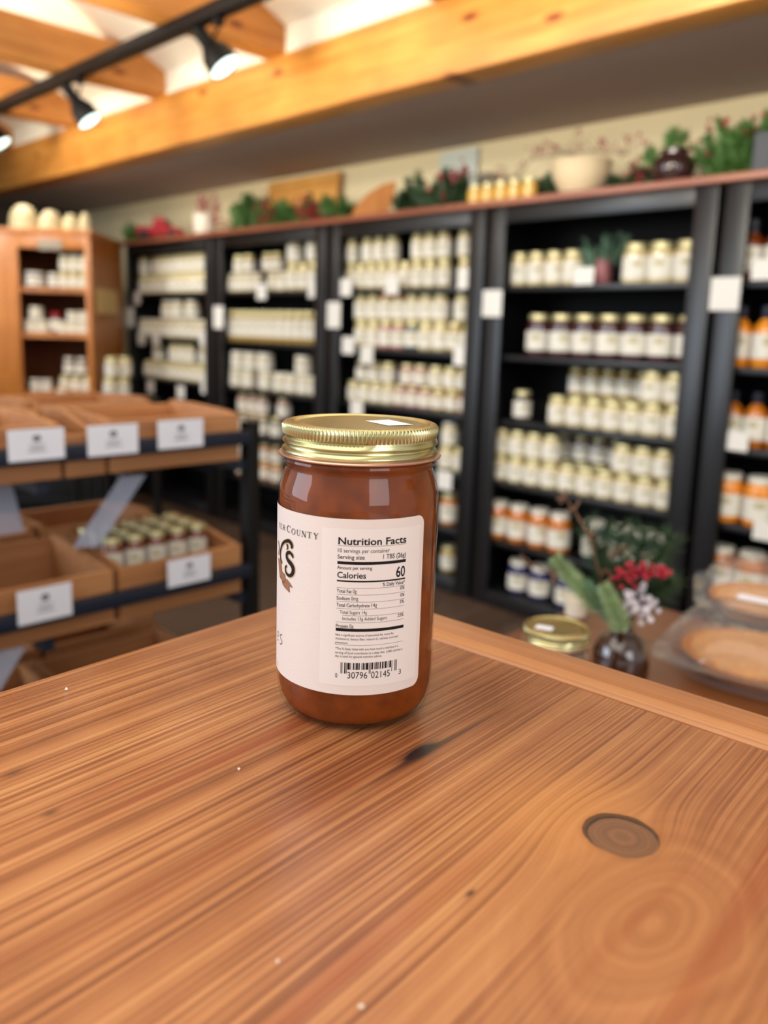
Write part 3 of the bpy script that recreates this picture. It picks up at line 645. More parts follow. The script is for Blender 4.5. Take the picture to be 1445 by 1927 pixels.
# ================================================================= BIN RACK (left, in front of the bookcases)
RX = -1.35
TIERS = [(-.172, -.206, -.266), (-.444, -.483, -.545), (-.700, -.739, -.800)]   # bin front top, rail top, bin bottom
t = root('bin_rack', 'navy metal display rack carrying tiers of wooden bins, left of the tabletop', 'display rack', (RX, .3, 0))
for k, (ft, rt, bb_) in enumerate(TIERS):
    for dx in (0.002, -.56):
        mk('rail', B(dx - (.0 if dx > -.1 else .022), dx + (.022 if dx > -.1 else 0), -.9, .665, H + rt - .027, H + rt, .003), M['navy'], t)
    for yy in (-.85, -.3, .25, .655): mk('cross_bar', B(-.56, .002, yy - .01, yy + .01, H + bb_ - .022, H + bb_ - .002), M['navy'], t)
for yy in (.68, -.9):
    for dx in (-.02, -.56): mk('post', B(dx, dx + .03, yy - .015, yy + .015, 0, H - (.19 if dx > -.1 else .24), .003), M['blackmetal'], t)
def bin_mesh(w, ft, bt, bot, dep, low=0.0, fl=.0):
    parts = []
    th = .012
    parts.append(('front_board', B(-.0, th, 0, w, bot, ft - low, .002)))
    parts.append(('back_board', B(-dep, -dep + th, 0, w, bot, bt, .002)))
    sp = [(th * 0, ft - low), (0, bot), (-dep + th, bot), (-dep + th, bt + .008), (-dep + .10, bt + .008), (-.04, ft - low + .004)]
    for y in (0, w - th):
        parts.append(('side_board', prism(sp, y, y + th, Matrix(((1, 0, 0, 0), (0, 0, 1, 0), (0, 1, 0, 0), (0, 0, 0, 1))))))
    parts.append(('floor_board', B(-dep + th, 0, th, w - th, bot + fl, bot + fl + .01)))
    return parts
BCNT = [0]
def wbin(y0, y1, tier, label, low=0.0, back=False, fl=.0):
    ft, rt, bb_ = TIERS[tier]; dep = .245
    x = RX - .012
    o = root('wooden_bin', label, 'bin', (x if not back else RX - .555, y0 if not back else y1, H + bb_), 0 if not back else PI, 'wooden bins on the rack')
    for nm, b in bin_mesh(y1 - y0, ft - bb_, ft - bb_ + (.0 if tier == 0 else .012), 0, dep, low, fl): mk(nm, b, M['bin'], o, False)
    return o
wbin(.395, .585, 0, 'wooden bin on the top tier at the left picture edge'); wbin(.592, .665, 0, 'narrow low wooden bin on the top tier between two wider bins', low=.02)
wbin(.672, .95, 0, 'wide wooden bin at the right end of the top tier'); wbin(.11, .388, 0, 'wooden bin on the top tier, mostly past the left edge')
wbin(.395, .674, 1, 'empty looking wooden bin on the middle tier, left'); wbin(.684, .955, 1, 'wooden bin of small jars at the right end of the middle tier', fl=.045); wbin(.11, .388, 1, 'wooden bin on the middle tier, past the left edge')
wbin(.395, .60, 2, 'wooden bin on the lowest tier, left'); wbin(.608, .90, 2, 'wooden bin on the lowest tier, right')
for tr in (0, 1, 2):
    nmt = ['top', 'middle', 'lowest'][tr]
    wbin(.40, .66, tr, 'rear facing wooden bin behind the %s tier, left' % nmt, back=True); wbin(.67, .93, tr, 'rear facing wooden bin behind the %s tier, right' % nmt, back=True)
# small jars in the right hand middle bin
zb = H + TIERS[1][2] + .011; n = 0
for ix, dx in enumerate((-.075, -.125, -.175)):
    for iy in range(5):
        y = .715 + iy * .047
        put_jar('sample_jar', (RX - .012 + dx, y, zb + .045), math.atan2(-y, 1.4) + PI / 2, ('jar', .082, .042, 'brown', 'goldsoft'), 'small gold lidded jar in the middle bin, %s row from front, %s from left' % (ORD[ix], ORD[iy]), 'sample jars in the bin'); n += 1
for iy in range(4):
    put_jar('sample_jar', (RX - .06, .42 + iy * .05, zb), 0.9, ('jar', .062, .042, 'brown', 'goldsoft'), 'low gold lidded jar in the left middle bin, %s from left' % ORD[iy], 'sample jars in the left bin')
# cards on the rails
def railcard(c4, label):
    pts = [onx(x, y, RX + .026) for x, y in c4]; y0 = (pts[0].y + pts[3].y) / 2; y1 = (pts[1].y + pts[2].y) / 2; z1 = (pts[0].z + pts[1].z) / 2; z0 = (pts[2].z + pts[3].z) / 2
    o = root('bin_card', label, 'card', (RX + .0255, (y0 + y1) / 2, (z0 + z1) / 2), 0, 'white cards on the bin rack'); w = (y1 - y0) / 2; h = (z1 - z0) / 2
    mk('card_sheet', B(-.001, .001, -w, w, -h, h), M['card'], o, False)
    bm = bmesh.new(); bmesh.ops.create_circle(bm, cap_ends=True, segments=20, radius=1, matrix=Matrix.Translation((.0014, 0, h * .4)) @ Matrix.Rotation(PI / 2, 4, 'Y') @ Matrix.Diagonal((h * .22, w * .16, 1, 1)))
    for zz, ww in ((-.05, .30), (-.25, .22), (-.42, .34)): box(bm, .0012, .0014, -w * ww, w * ww, h * zz - .0008, h * zz + .0008)
    mk('printed_lines', bm, M['print'], o, False)
railcard([(10, 815), (118, 800), (124, 861), (20, 870)], 'white card on the top rail, leftmost of three')
railcard([(162, 803), (258, 796), (261, 850), (168, 861)], 'white card on the top rail, middle of three')
railcard([(295, 793), (380, 787), (384, 838), (300, 846)], 'white card on the top rail, rightmost of three')
railcard([(312, 1057), (393, 1042), (398, 1086), (320, 1108)], 'white card on the middle rail in front of the small jars')
railcard([(28, 1115), (130, 1097), (140, 1155), (38, 1178)], 'white card on the middle rail in front of the left bin')
# acrylic chutes
def sheet(a, b, c, d, th, label):
    a, b, c, d = map(Vector, (a, b, c, d)); n = (b - a).cross(d - a).normalized() * th; cen = (a + b + c + d) / 4; bm = bmesh.new()
    lo = [bm.verts.new(p - cen) for p in (a, b, c, d)]; hi = [bm.verts.new(p - cen + n) for p in (a, b, c, d)]
    bm.faces.new(lo); bm.faces.new(hi[::-1])
    for i in range(4): bm.faces.new((lo[i], hi[i], hi[(i + 1) % 4], lo[(i + 1) % 4]))
    bmesh.ops.recalc_face_normals(bm, faces=bm.faces)
    o = mk('acrylic_sheet', bm, M['acrylic'], None, False); o.location = cen; tag(o, label, 'acrylic sheet', 'acrylic sheets on the rack')
sheet(onx(228, 896, -1.42), onx(275, 893, -1.40), onx(187, 1029, -1.44), onx(137, 1031, -1.46), .004, 'slanted clear acrylic sheet between the top and middle tiers')
sheet(onx(-30, 905, -1.50), onx(20, 900, -1.50), onx(45, 1000, -1.5), onx(-30, 1012, -1.5), .004, 'clear acrylic sheet at the left edge above the middle tier')
sheet(onx(-20, 1228, -1.36), onx(50, 1216, -1.36), onx(0, 1300, -1.36), onx(-40, 1310, -1.36), .004, 'clear acrylic sheet at the lower left above the lowest tier')

# ================================================================= LOWER TABLE (right)
LZ = H - .44
t = root('side_table', 'lower brown wooden table behind the main tabletop, on the right', 'table', (-.2, .85, 0))
mk('table_top', B(-.475, .9, -.42, .404, LZ - .03, LZ, .004), M['lowtable'], t)
mk('apron', B(-.44, .86, -.39, .37, LZ - .11, LZ - .031), M['lowtable'], t)
for sx in (-.43, .80):
    for sy in (-.38, .31): mk('leg', B(sx, sx + .05, sy, sy + .05, 0, LZ - .11), M['lowtable'], t)

# ---------------------------------------------------------------- lid profile shared by both large jars
def lid_parts(parent, hz):
    """gold one-piece lid; hz = height of its top above the jar's base"""
    K = .83; z = lambda d: hz - d * K
    def rib(r, zz, a):
        d = (hz - zz) / K
        if .0014 < d < .0066: return r + .00038 * math.cos(a * 120) , zz
        return r, zz
    prof = [(0, z(.0009)), (.0255, z(.0009)), (.0275, z(.0007)), (.0285, z(.0014)), (.0305, z(.0014)), (.0318, z(.0002)), (.0330, z(0)), (.0343, z(.0006)), (.0348, z(.0016)),
            (.0349, z(.0035)), (.0347, z(.0062)), (.0341, z(.0070)), (.0336, z(.0076)), (.0336, z(.0082)), (.0346, z(.0094)), (.0350, z(.0104)), (.0345, z(.0114)), (.0337, z(.0120)), (.0338, z(.0128)),
            (.0351, z(.0142)), (.0353, z(.0152)), (.0347, z(.0160)), (.0346, z(.0164))]
    def shape(r, zz, a):
        r2, z2 = rib(r, zz, a); d = (hz - zz) / K
        if .0070 < d < .0130: # thread: the rolled band climbs a step on one side
            s = 1 / (1 + math.exp(-(((a - LIDSTEP + PI) % (2 * PI)) - PI) * 26)); bump = .0011 * math.exp(-((d - .0082) / .0012) ** 2)
            r2 += (s * bump) if abs(((a - LIDSTEP + PI) % (2 * PI)) - PI) < 1.6 else 0
        return r2, z2
    mk('lid_rim', lathe([(.0345, z(.0163)), (.0352, z(.0165)), (.0364, z(.0166)), (.0368, z(.0172)), (.0366, z(.0178)), (.0350, z(.0179)), (.0345, z(.0170))], 96), M['rim'], parent)
    return mk('lid', lathe(prof, 720, fn=shape), M['goldlid'], parent)
M['goldlid'] = mat('brushed gold lid', (194, 188, 142), 0.27, 1.0)
M['rim'] = mat('pinkish lid edge', (206, 168, 150), 0.3, 0.8)  # pinkish metal tint along the lower edge of the lid
LIDSTEP = math.atan2(-.2526, .2639) + .12

# ================================================================= HERO JAR
AX = Vector((-.2645, .2520, 0)); ZB = H - .174; RJ = .0367
JH = .1335
PHI0 = math.atan2(-AX.y, -AX.x)
jar = root('apple_butter_jar', 'large glass jar of brown apple butter with gold lid standing on the tabletop', 'jar', (AX.x, AX.y, ZB))
Zr = lambda z: H + z - ZB            # eye-relative height -> height above jar base
outer = [(0, .0012), (.024, .0006), (.0285, 0), (.0310, .0006), (.0335, .0024), (.0352, .0056), (.0362, .0100), (.0366, .0155), (RJ, .020), (RJ, Zr(-.082)), (.0366, Zr(-.074)), (.0360, Zr(-.0690)),
         (.0348, Zr(-.0650)), (.0337, Zr(-.0620)), (.0333, Zr(-.0602)), (.0336, Zr(-.0592)), (.0348, Zr(-.0583)), (.0353, Zr(-.0573)), (.0350, Zr(-.0563)), (.0336, Zr(-.0557)), (.0333, Zr(-.0540)), (.0333, Zr(-.0480)), (.0325, Zr(-.0440))]
mk('glass', lathe(outer, 96), M['clear'], jar)
off = .0006
inner = [(0, .0020), (.024, .0018), (.0288, .0014), (.0306, .0022), (.0328, .0040), (.0345, .0070), (.0355, .0112), (.0360, .0165), (RJ - off, .020), (RJ - off, Zr(-.082)), (.0359, Zr(-.0745)), (.0352, Zr(-.0698)),
         (.0340, Zr(-.0655)), (.0329, Zr(-.0625)), (.0325, Zr(-.0602)), (.0328, Zr(-.0580)), (.0328, Zr(-.0500)), (0, Zr(-.0500))]
M['butter'] = mat('apple butter', (150, 70, 20), 0.55, spec=0.15, sss=0.12)
nt = M['butter'].node_tree; pb = nt.nodes['Principled BSDF']
tc = nt.nodes.new('ShaderNodeTexCoord'); nz = nt.nodes.new('ShaderNodeTexNoise'); nz.inputs['Scale'].default_value = 90; nz.inputs['Detail'].default_value = 3
rp = nt.nodes.new('ShaderNodeValToRGB'); rp.color_ramp.elements[0].position = .3; rp.color_ramp.elements[0].color = s2l((98, 42, 5)); rp.color_ramp.elements[1].position = .75; rp.color_ramp.elements[1].color = s2l((134, 64, 12))
nt.links.new(tc.outputs['Object'], nz.inputs['Vector']); nt.links.new(nz.outputs['Fac'], rp.inputs['Fac']); nt.links.new(rp.outputs[0], pb.inputs['Base Color'])
mk('apple_butter', lathe(inner, 96), M['butter'], jar)
lid_parts(jar, JH)
# label wrapped on the jar. positions below are read from the photograph with a ray against the jar wall
def cyl(px, py, r=RJ):
    d = ray(px, py); a = d.x ** 2 + d.y ** 2; b = -2 * (d.x * AX.x + d.y * AX.y); c = AX.x ** 2 + AX.y ** 2 - r * r
    disc = b * b - 4 * a * c
    if disc < 0:
        tt = -b / (2 * a)
    else: tt = (-b - math.sqrt(disc)) / (2 * a)
    p = d * tt; th = math.atan2(p.y - AX.y, p.x - AX.x) - PHI0; th = (th + PI) % (2 * PI) - PI
    return th * RJ, p.z                       # arc length along the wall, height relative to the eye
def wrap(u, z, lift): a = u / RJ + PHI0; r = RJ + lift; return Vector((r * math.cos(a), r * math.sin(a), Zr(z)))
def wrap_mesh(bm, lift):
    for v in bm.verts: v.co = wrap(v.co.x, v.co.y, lift)
    return bm
UL, UR, ZT, ZBm = -2.9 * RJ, math.radians(50.4) * RJ, -.0774, -.1550; rc = .0042
bm = bmesh.new(); prev = None; ustep = [UL + (UR - UL) * i / 110 for i in range(106)] + [UR - rc * (1 - math.sin(k * PI / 16)) for k in range(0, 9)]
ustep = sorted(set(ustep))
for u in ustep:
    cut = 0
    if u > UR - rc: cut = rc - math.sqrt(max(rc * rc - (u - (UR - rc)) ** 2, 0))
    colv = [bm.verts.new((u, ZBm + cut + (ZT - ZBm - 2 * cut) * k / 4, 0)) for k in range(5)]
    if prev:
        for k in range(4): bm.faces.new((prev[k], colv[k], colv[k + 1], prev[k + 1]))
    prev = colv
wrap_mesh(bm, .00022)
M['herolabel'] = mat('cream paper label', (222, 213, 208), 0.55, spec=0.3)
nt = M['herolabel'].node_tree; tc = nt.nodes.new('ShaderNodeTexCoord'); nz = nt.nodes.new('ShaderNodeTexNoise'); nz.inputs['Scale'].default_value = 1500; bp = nt.nodes.new('ShaderNodeBump'); bp.inputs['Strength'].default_value = .25; bp.inputs['Distance'].default_value = .0003
nt.links.new(tc.outputs['Object'], nz.inputs['Vector']); nt.links.new(nz.outputs['Fac'], bp.inputs['Height']); nt.links.new(bp.outputs[0], nt.nodes['Principled BSDF'].inputs['Normal'])
lab = mk('paper_label', bm, M['herolabel'], jar); lab['label'] = 'cream paper label with nutrition facts'
INK = mat('black ink', (22, 18, 20), 0.6, spec=0.2); INKS = mat('soft grey ink', (84, 74, 76), 0.6); TAN = mat('tan outline ink', (202, 170, 128), 0.6); RIB = mat('brown ribbon ink', (150, 104, 72), 0.6); RIBD = mat('dark brown ribbon ink', (96, 58, 38), 0.6)
M['panel'] = mat('white nutrition panel', (226, 220, 217), 0.55, spec=0.3)
def strip(bm, u0, u1, z0, z1, n=24, lift=0):
    prev = None
    for i in range(n + 1):
        u = u0 + (u1 - u0) * i / n; p = (bm.verts.new((u, z0, lift)), bm.verts.new((u, z1, lift)))
        if prev: bm.faces.new((prev[0], p[0], p[1], prev[1]))
        prev = p
def text_into(bm, s, u0, u1, zb, cap, bold=0.0):
    """set a string into the box u0..u1, baseline zb, capital height cap"""
    cu = bpy.data.curves.new('t', 'FONT'); cu.body = s; cu.size = 1; cu.resolution_u = 3; cu.offset = bold; cu.fill_mode = 'FRONT'
    o = bpy.data.objects.new('t', cu); COL.objects.link(o); bpy.context.view_layer.update()
    dg = bpy.context.evaluated_depsgraph_get(); me = bpy.data.meshes.new_from_object(o.evaluated_get(dg))
    bpy.data.objects.remove(o); bpy.data.curves.remove(cu)
    xs = [v.co.x for v in me.vertices]
    x0, x1 = min(xs), max(xs); sx = (u1 - u0) / (x1 - x0); sy = cap / CAPH
    b2 = bmesh.new(); b2.from_mesh(me); bpy.data.meshes.remove(me)
    for v in b2.verts: v.co = Vector((u0 + (v.co.x - x0) * sx, zb + v.co.y * sy, 0))
    merge(bm, b2)
def _caph():
    cu = bpy.data.curves.new('t', 'FONT'); cu.body = 'H'; cu.size = 1; o = bpy.data.objects.new('t', cu); COL.objects.link(o); bpy.context.view_layer.update()
    me = bpy.data.meshes.new_from_object(o.evaluated_get(bpy.context.evaluated_depsgraph_get())); ys = [v.co.y for v in me.vertices]
    bpy.data.objects.remove(o); bpy.data.curves.remove(cu); bpy.data.meshes.remove(me); return max(ys) - min(ys)
CAPH = _caph()
A_ = lambda x, y: (520 + x / 4.8167, 940 + y / 4.8167)     # first close-up of the label
B_ = lambda x, y: (520 + x / 4.8167, 1150 + y / 4.8167)    # second close-up
bm = bmesh.new()
def TL(fr, s, xl, xr, yb, cap, bold=0.0, yref=None):
    u0, z = cyl(*fr(xl, yb)); u1, _ = cyl(*fr(xr, yb)); _, z2 = cyl(*fr(xl, yb - cap))
    text_into(bm, s, u0, u1, z, z2 - z, bold); return z
def RULE(fr, xl, yc, th, xr=None):
    u0, z = cyl(*fr(xl, yc)); u1 = UE if xr is None else xr; h = th / 4.8167 / 4020 / .93
    strip(bm, u0, u1, z - h / 2, z + h / 2)
UE = cyl(763.0, 1040)[0]
b1, b2 = .02, .009
TL(A_, 'Nutrition Facts', 563, 1172, 402, 62, b1)
RULE(A_, 558, 413, 2.2)
TL(A_, '10 servings per container', 560, 1024, 474, 36)
z = TL(A_, 'Serving size', 556, 800, 532, 36, b2)
def TR(s, fr, xl, xr, yb, z, cap, bold=0.0):
    u0 = cyl(*fr(xl, yb))[0]; u1 = cyl(*fr(xr, yb))[0]; c = cap / 4.8167 / 4020 / .93; text_into(bm, s, u0, u1, z, c, bold)
TR('1 TBS (26g)', A_, 966, 1168, 528, z, 36, b2)
RULE(A_, 555, 568, 23)
TL(A_, 'Amount per serving', 553, 866, 626, 30, b2 * .8)
z = TL(A_, 'Calories', 553, 812, 704, 52, b1 * .8)
TR('60', A_, 1081, 1160, 690, cyl(*A_(1081, 701))[1], 80, b1 * .8)
RULE(A_, 550, 732, 12)
TL(A_, '% Daily Value*', 960, 1159, 783, 31, b2)
RULE(A_, 549, 794, 2)
for (s1, l1, s2, l2, yb, rv, rx) in [('Total Fat', (549, 682), '0g', (693, 728), 838, '0%', (1117, 1156)), ('Sodium', (547, 665), '0mg', (677, 742), 903, '0%', (1117, 1154)),
                                     ('Total Carbohydrate', (545, 845), '14g', (860, 910), 964, '5%', (1114, 1151))]:
    z = TL(A_, s1, *l1, yb, 30, b2); u0 = cyl(*A_(l2[0], yb))[0]; u1 = cyl(*A_(l2[1], yb))[0]; cpp = 30 / 4.8167 / 4020 / .93; text_into(bm, s2, u0, u1, z, cpp)
    u0 = cyl(*A_(rx[0], yb - 12))[0]; u1 = cyl(*A_(rx[1], yb - 12))[0]; text_into(bm, rv, u0, u1, z + .0004, cpp * .85, b2)
RULE(A_, 548, 854, 2); RULE(A_, 546, 918, 2); RULE(A_, 543, 981, 2)
TL(A_, 'Total Sugars 14g', 575, 820, 1030, 30); RULE(A_, 600, 1047, 2)
z = TL(A_, 'Includes 13g Added Sugars', 600, 997, 1089, 29); u0 = cyl(*A_(1093, 1072))[0]; u1 = cyl(*A_(1146, 1072))[0]; text_into(bm, '25%', u0, u1, z + .0003, cpp * .85, b2)
RULE(A_, 541, 1104, 2)
z = TL(B_, 'Protein', 541, 650, 142, 30, b2); u0 = cyl(*B_(663, 142))[0]; u1 = cyl(*B_(698, 142))[0]; text_into(bm, '0g', u0, u1, z, cpp)
RULE(B_, 540, 161, 24)
TL(B_, 'Not a significant source of saturated fat, trans fat,', 538, 1060, 217, 20); TL(B_, 'cholesterol, dietary fiber, vitamin D, calcium, iron and', 537, 1096, 252, 20); TL(B_, 'potassium.', 536, 650, 287, 20)
RULE(B_, 535, 297, 2)
TL(B_, '*The % Daily Value tells you how much a nutrient in a', 535, 1098, 342, 20); TL(B_, 'serving of food contributes to a daily diet. 2,000 calories a', 534, 1135, 378, 20); TL(B_, 'day is used for general nutrition advice.', 534, 953, 410, 20)
mk('nutrition_text', wrap_mesh(bm, .00036), INK, lab, False)
# white backing panel
bm = bmesh.new(); u0 = cyl(604, 1100)[0]; u1 = cyl(786, 1100)[0]; strip(bm, u0, u1, cyl(700, 1290)[1], cyl(700, 996)[1], 40)
mk('nutrition_panel', wrap_mesh(bm, .00029), M['panel'], lab)
# barcode (UPC-A bars) with its digits
bm = bmesh.new(); Lc = ['0001101', '0011001', '0010011', '0111101', '0100011', '0110001', '0101111', '0111011', '0110111', '0001011']
dg_ = '030796021453'; bits = '101' + ''.join(Lc[int(c)] for c in dg_[:6]) + '01010' + ''.join(''.join('1' if q == '0' else '0' for q in Lc[int(c)]) for c in dg_[6:]) + '101'
u0, zt_ = cyl(*B_(584, 461)); u1 = cyl(*B_(1089, 440))[0]; zs_ = cyl(*B_(650, 528))[1]; zl_ = cyl(*B_(600, 562))[1]; mw = (u1 - u0) / 95
i = 0
while i < 95:
    if bits[i] == '1':
        j = i
        while j < 95 and bits[j] == '1': j += 1
        guard = i < 10 or i >= 85 or 45 <= i < 50
        strip(bm, u0 + i * mw, u0 + j * mw, zl_ if guard else zs_, zt_, 2); i = j
    else: i += 1
cpd = zs_ - cyl(*B_(650, 600))[1]
zd = cyl(*B_(650, 607))[1]
text_into(bm, '30796', cyl(*B_(643, 600))[0], cyl(*B_(822, 600))[0], zd, cpd * .82); text_into(bm, '02145', cyl(*B_(856, 600))[0], cyl(*B_(1024, 590))[0], zd, cpd * .82)
text_into(bm, '0', cyl(*B_(534, 590))[0], cyl(*B_(553, 590))[0], cyl(*B_(540, 598))[1], cpd * .55); text_into(bm, '3', cyl(*B_(1103, 560))[0], cyl(*B_(1123, 560))[0], cyl(*B_(540, 598))[1], cpd * .62)
mk('barcode', wrap_mesh(bm, .00036), INK, lab, False)
# lettering on the front of the label, seen at its edge
C_ = lambda x, y: (500 + x / 6.425, 960 + y / 6.425)
SW = [1.0]
def stroke(bm, pts, ws, scale=1 / 6.425, extra=0.0, fr=C_, n=10):
    """a pen stroke of changing width, laid on the jar wall"""
    P = [Vector(cyl(*fr(*p))).to_2d() if False else Vector((cyl(*fr(*p))[0], cyl(*fr(*p))[1])) for p in pts]
    Q = []; Wd = []
    for i in range(len(P) - 1):
        p0, p1, p2, p3 = P[max(i - 1, 0)], P[i], P[i + 1], P[min(i + 2, len(P) - 1)]
        for k in range(n):
            t = k / n; Q.append(.5 * ((2 * p1) + (p2 - p0) * t + (2 * p0 - 5 * p1 + 4 * p2 - p3) * t * t + (3 * p1 - p0 - 3 * p2 + p3) * t ** 3)); Wd.append(ws[i] + (ws[i + 1] - ws[i]) * t)
    Q.append(P[-1]); Wd.append(ws[-1]); prev = None
    for i, q in enumerate(Q):
        d = (Q[min(i + 1, len(Q) - 1)] - Q[max(i - 1, 0)]); d = d.normalized() if d.length > 0 else Vector((1, 0)); nn = Vector((-d.y, d.x)); w = (Wd[i] * SW[0] * scale / 3740 / 2) + extra
        pr = (bm.verts.new((*(q + nn * w), 0)), bm.verts.new((*(q - nn * w), 0)))
        if prev: bm.faces.new((prev[0], pr[0], pr[1], prev[1]))
        prev = pr
def fillpoly(bm, pts, fr=C_):
    vs = [bm.verts.new((*cyl(*fr(*p)), 0)) for p in pts]; f = bm.faces.new(vs); bmesh.ops.triangulate(bm, faces=[f])
S_ = [([(206, 638), (190, 590), (186, 520), (196, 450), (218, 398), (252, 374), (288, 372), (312, 396), (324, 430), (316, 462)], [18, 22, 22, 24, 24, 24, 30, 34, 34, 14]),
      ([(262, 408), (272, 430), (274, 452), (262, 478)], [16, 22, 16, 5]),
      ([(336, 580), (330, 545), (300, 512), (270, 520), (262, 560), (280, 605), (315, 650), (338, 700), (334, 758), (304, 790), (270, 776), (250, 736), (248, 690), (264, 672)], [10, 26, 26, 30, 34, 38, 42, 42, 36, 26, 24, 22, 20, 14]),
      ([(161, 372), (172, 440), (166, 540)], [9, 9, 9])]
SW[0] = 1.3; bm = bmesh.new(); [stroke(bm, p, w, extra=.00036) for p, w in S_]; mk('tan_outline', wrap_mesh(bm, .00034), TAN, lab, False)
bm = bmesh.new(); [stroke(bm, p, w) for p, w in S_]; SW[0] = 1.0
GL = dict(T=[((.5, 1), (.5, 0), .16), ((0, .97), (1, .97), .07), ((.02, 1), (.02, .78), .06), ((.98, 1), (.98, .78), .06), ((.3, .02), (.7, .02), .05)],
          E=[((.2, 1), (.2, 0), .16), ((.02, .98), (.85, .98), .06), ((.02, .02), (.9, .02), .06), ((.2, .52), (.7, .52), .06), ((.85, 1), (.85, .8), .05), ((.9, 0), (.9, .24), .05)],
          R=[((.2, 1), (.2, 0), .16), ((.02, .98), (.55, .98), .06), ((.2, .5), (.55, .5), .06), ((.55, .98), (.78, .86), .12), ((.78, .86), (.78, .62), .14), ((.78, .62), (.55, .5), .1), ((.45, .5), (.98, 0), .15), ((.02, .02), (.4, .02), .05)],
          C=[((.92, .72), (.8, .92), .06), ((.8, .92), (.5, 1), .07), ((.5, 1), (.22, .86), .12), ((.22, .86), (.1, .5), .16), ((.1, .5), (.24, .12), .14), ((.24, .12), (.55, 0), .09), ((.55, 0), (.92, .2), .06), ((.92, .95), (.92, .68), .04)],
          O=[((.5, 1), (.2, .86), .09), ((.2, .86), (.08, .5), .15), ((.08, .5), (.2, .14), .15), ((.2, .14), (.5, 0), .09), ((.5, 0), (.8, .14), .09), ((.8, .14), (.92, .5), .15), ((.92, .5), (.8, .86), .15), ((.8, .86), (.5, 1), .09)],
          U=[((.2, 1), (.2, .3), .15), ((.2, .3), (.35, .04), .11), ((.35, .04), (.6, 0), .08), ((.6, 0), (.8, .2), .07), ((.8, .2), (.8, 1), .07), ((.02, .98), (.4, .98), .05), ((.62, .98), (.98, .98), .05)],
          N=[((.15, 1), (.15, 0), .07), ((.15, 1), (.85, 0), .17), ((.85, 0), (.85, 1), .07), ((0, .98), (.2, .98), .05), ((.68, .98), (1, .98), .05), ((0, .02), (.32, .02), .05)],
          Y=[((.1, 1), (.5, .48), .16), ((.5, .48), (.9, 1), .08), ((.5, .5), (.5, 0), .15), ((0, .98), (.3, .98), .05), ((.7, .98), (1, .98), .05), ((.32, .02), (.68, .02), .05)])
def glyph(bm, ch, bl, br, up):   # baseline left, baseline right (picture points of the close-up), up vector in the close-up
    bl, br, up = Vector(bl), Vector(br), Vector(up); w = (br - bl).length
    for a, b, th in GL[ch]:
        pa = bl + (br - bl) * a[0] + up * a[1]; pb_ = bl + (br - bl) * b[0] + up * b[1]; stroke(bm, [pa, pb_], [th * up.length * .78] * 2, n=2)
mk('script_lettering', wrap_mesh(bm, .00042), INK, lab, False); bm = bmesh.new()
for ch, xl, yl, xr, yr, h in [('T', 168, 203, 182, 214, 58), ('E', 186, 217, 209, 231, 60), ('R', 213, 233, 243, 247, 62), ('C', 262, 258, 308, 276, 82), ('O', 316, 284, 366, 298, 68), ('U', 376, 301, 428, 314, 70),
                              ('N', 438, 317, 494, 330, 72), ('T', 508, 332, 556, 341, 74), ('Y', 580, 345, 640, 352, 74)]:
    glyph(bm, ch, (xl, yl), (xr, yr), (3, -h))
mk('county_lettering', wrap_mesh(bm, .00042), INK, lab, False); bm = bmesh.new()
stroke(bm, [(208, 1510), (194, 1500), (184, 1520), (190, 1550), (203, 1580), (200, 1610), (186, 1618), (178, 1602)], [6, 7, 8, 8, 8, 8, 7, 5]); stroke(bm, [(152, 1520), (168, 1512), (166, 1480), (156, 1462), (148, 1500), (152, 1560), (166, 1568)], [5, 5, 6, 6, 7, 6, 5])
stroke(bm, [(150, 1818), (156, 1870)], [8, 8])
mk('front_lettering', wrap_mesh(bm, .00042), INK, lab, False)
bm = bmesh.new(); fillpoly(bm, [(160, 570), (178, 590), (196, 640), (204, 740), (240, 776), (246, 830), (234, 874), (204, 838), (186, 808), (172, 740)]); mk('ribbon_fold', wrap_mesh(bm, .00038), RIB, lab, False)
bm = bmesh.new(); fillpoly(bm, [(206, 850), (234, 880), (248, 826), (268, 840), (300, 880), (330, 932), (290, 918), (296, 992), (240, 932), (212, 890)]); rb2 = mk('ribbon_tail', wrap_mesh(bm, .00039), RIB, lab, False)
bm = bmesh.new()
for pl in ([(196, 640), (204, 740), (240, 776), (246, 830), (234, 874), (204, 838), (186, 808), (172, 740)], [(206, 850), (212, 890), (240, 932), (296, 992), (290, 918), (330, 932), (300, 880), (268, 840), (248, 826)]):
    for a, b in zip(pl, pl[1:]): stroke(bm, [a, b], [4, 4], n=2)
fillpoly(bm, [(206, 842), (232, 872), (238, 884), (214, 866)]); fillpoly(bm, [(176, 760), (186, 800), (204, 836), (196, 834), (180, 800)])
mk('ribbon_outline', wrap_mesh(bm, .00045), RIBD, lab, False)
# white sticker on the lid
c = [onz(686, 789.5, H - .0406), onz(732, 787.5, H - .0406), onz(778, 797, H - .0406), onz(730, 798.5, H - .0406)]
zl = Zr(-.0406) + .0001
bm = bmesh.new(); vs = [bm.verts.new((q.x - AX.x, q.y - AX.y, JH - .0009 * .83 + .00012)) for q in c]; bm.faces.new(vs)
bmesh.ops.recalc_face_normals(bm, faces=bm.faces); mk('lid_sticker', bm, M['card'], jar, False)

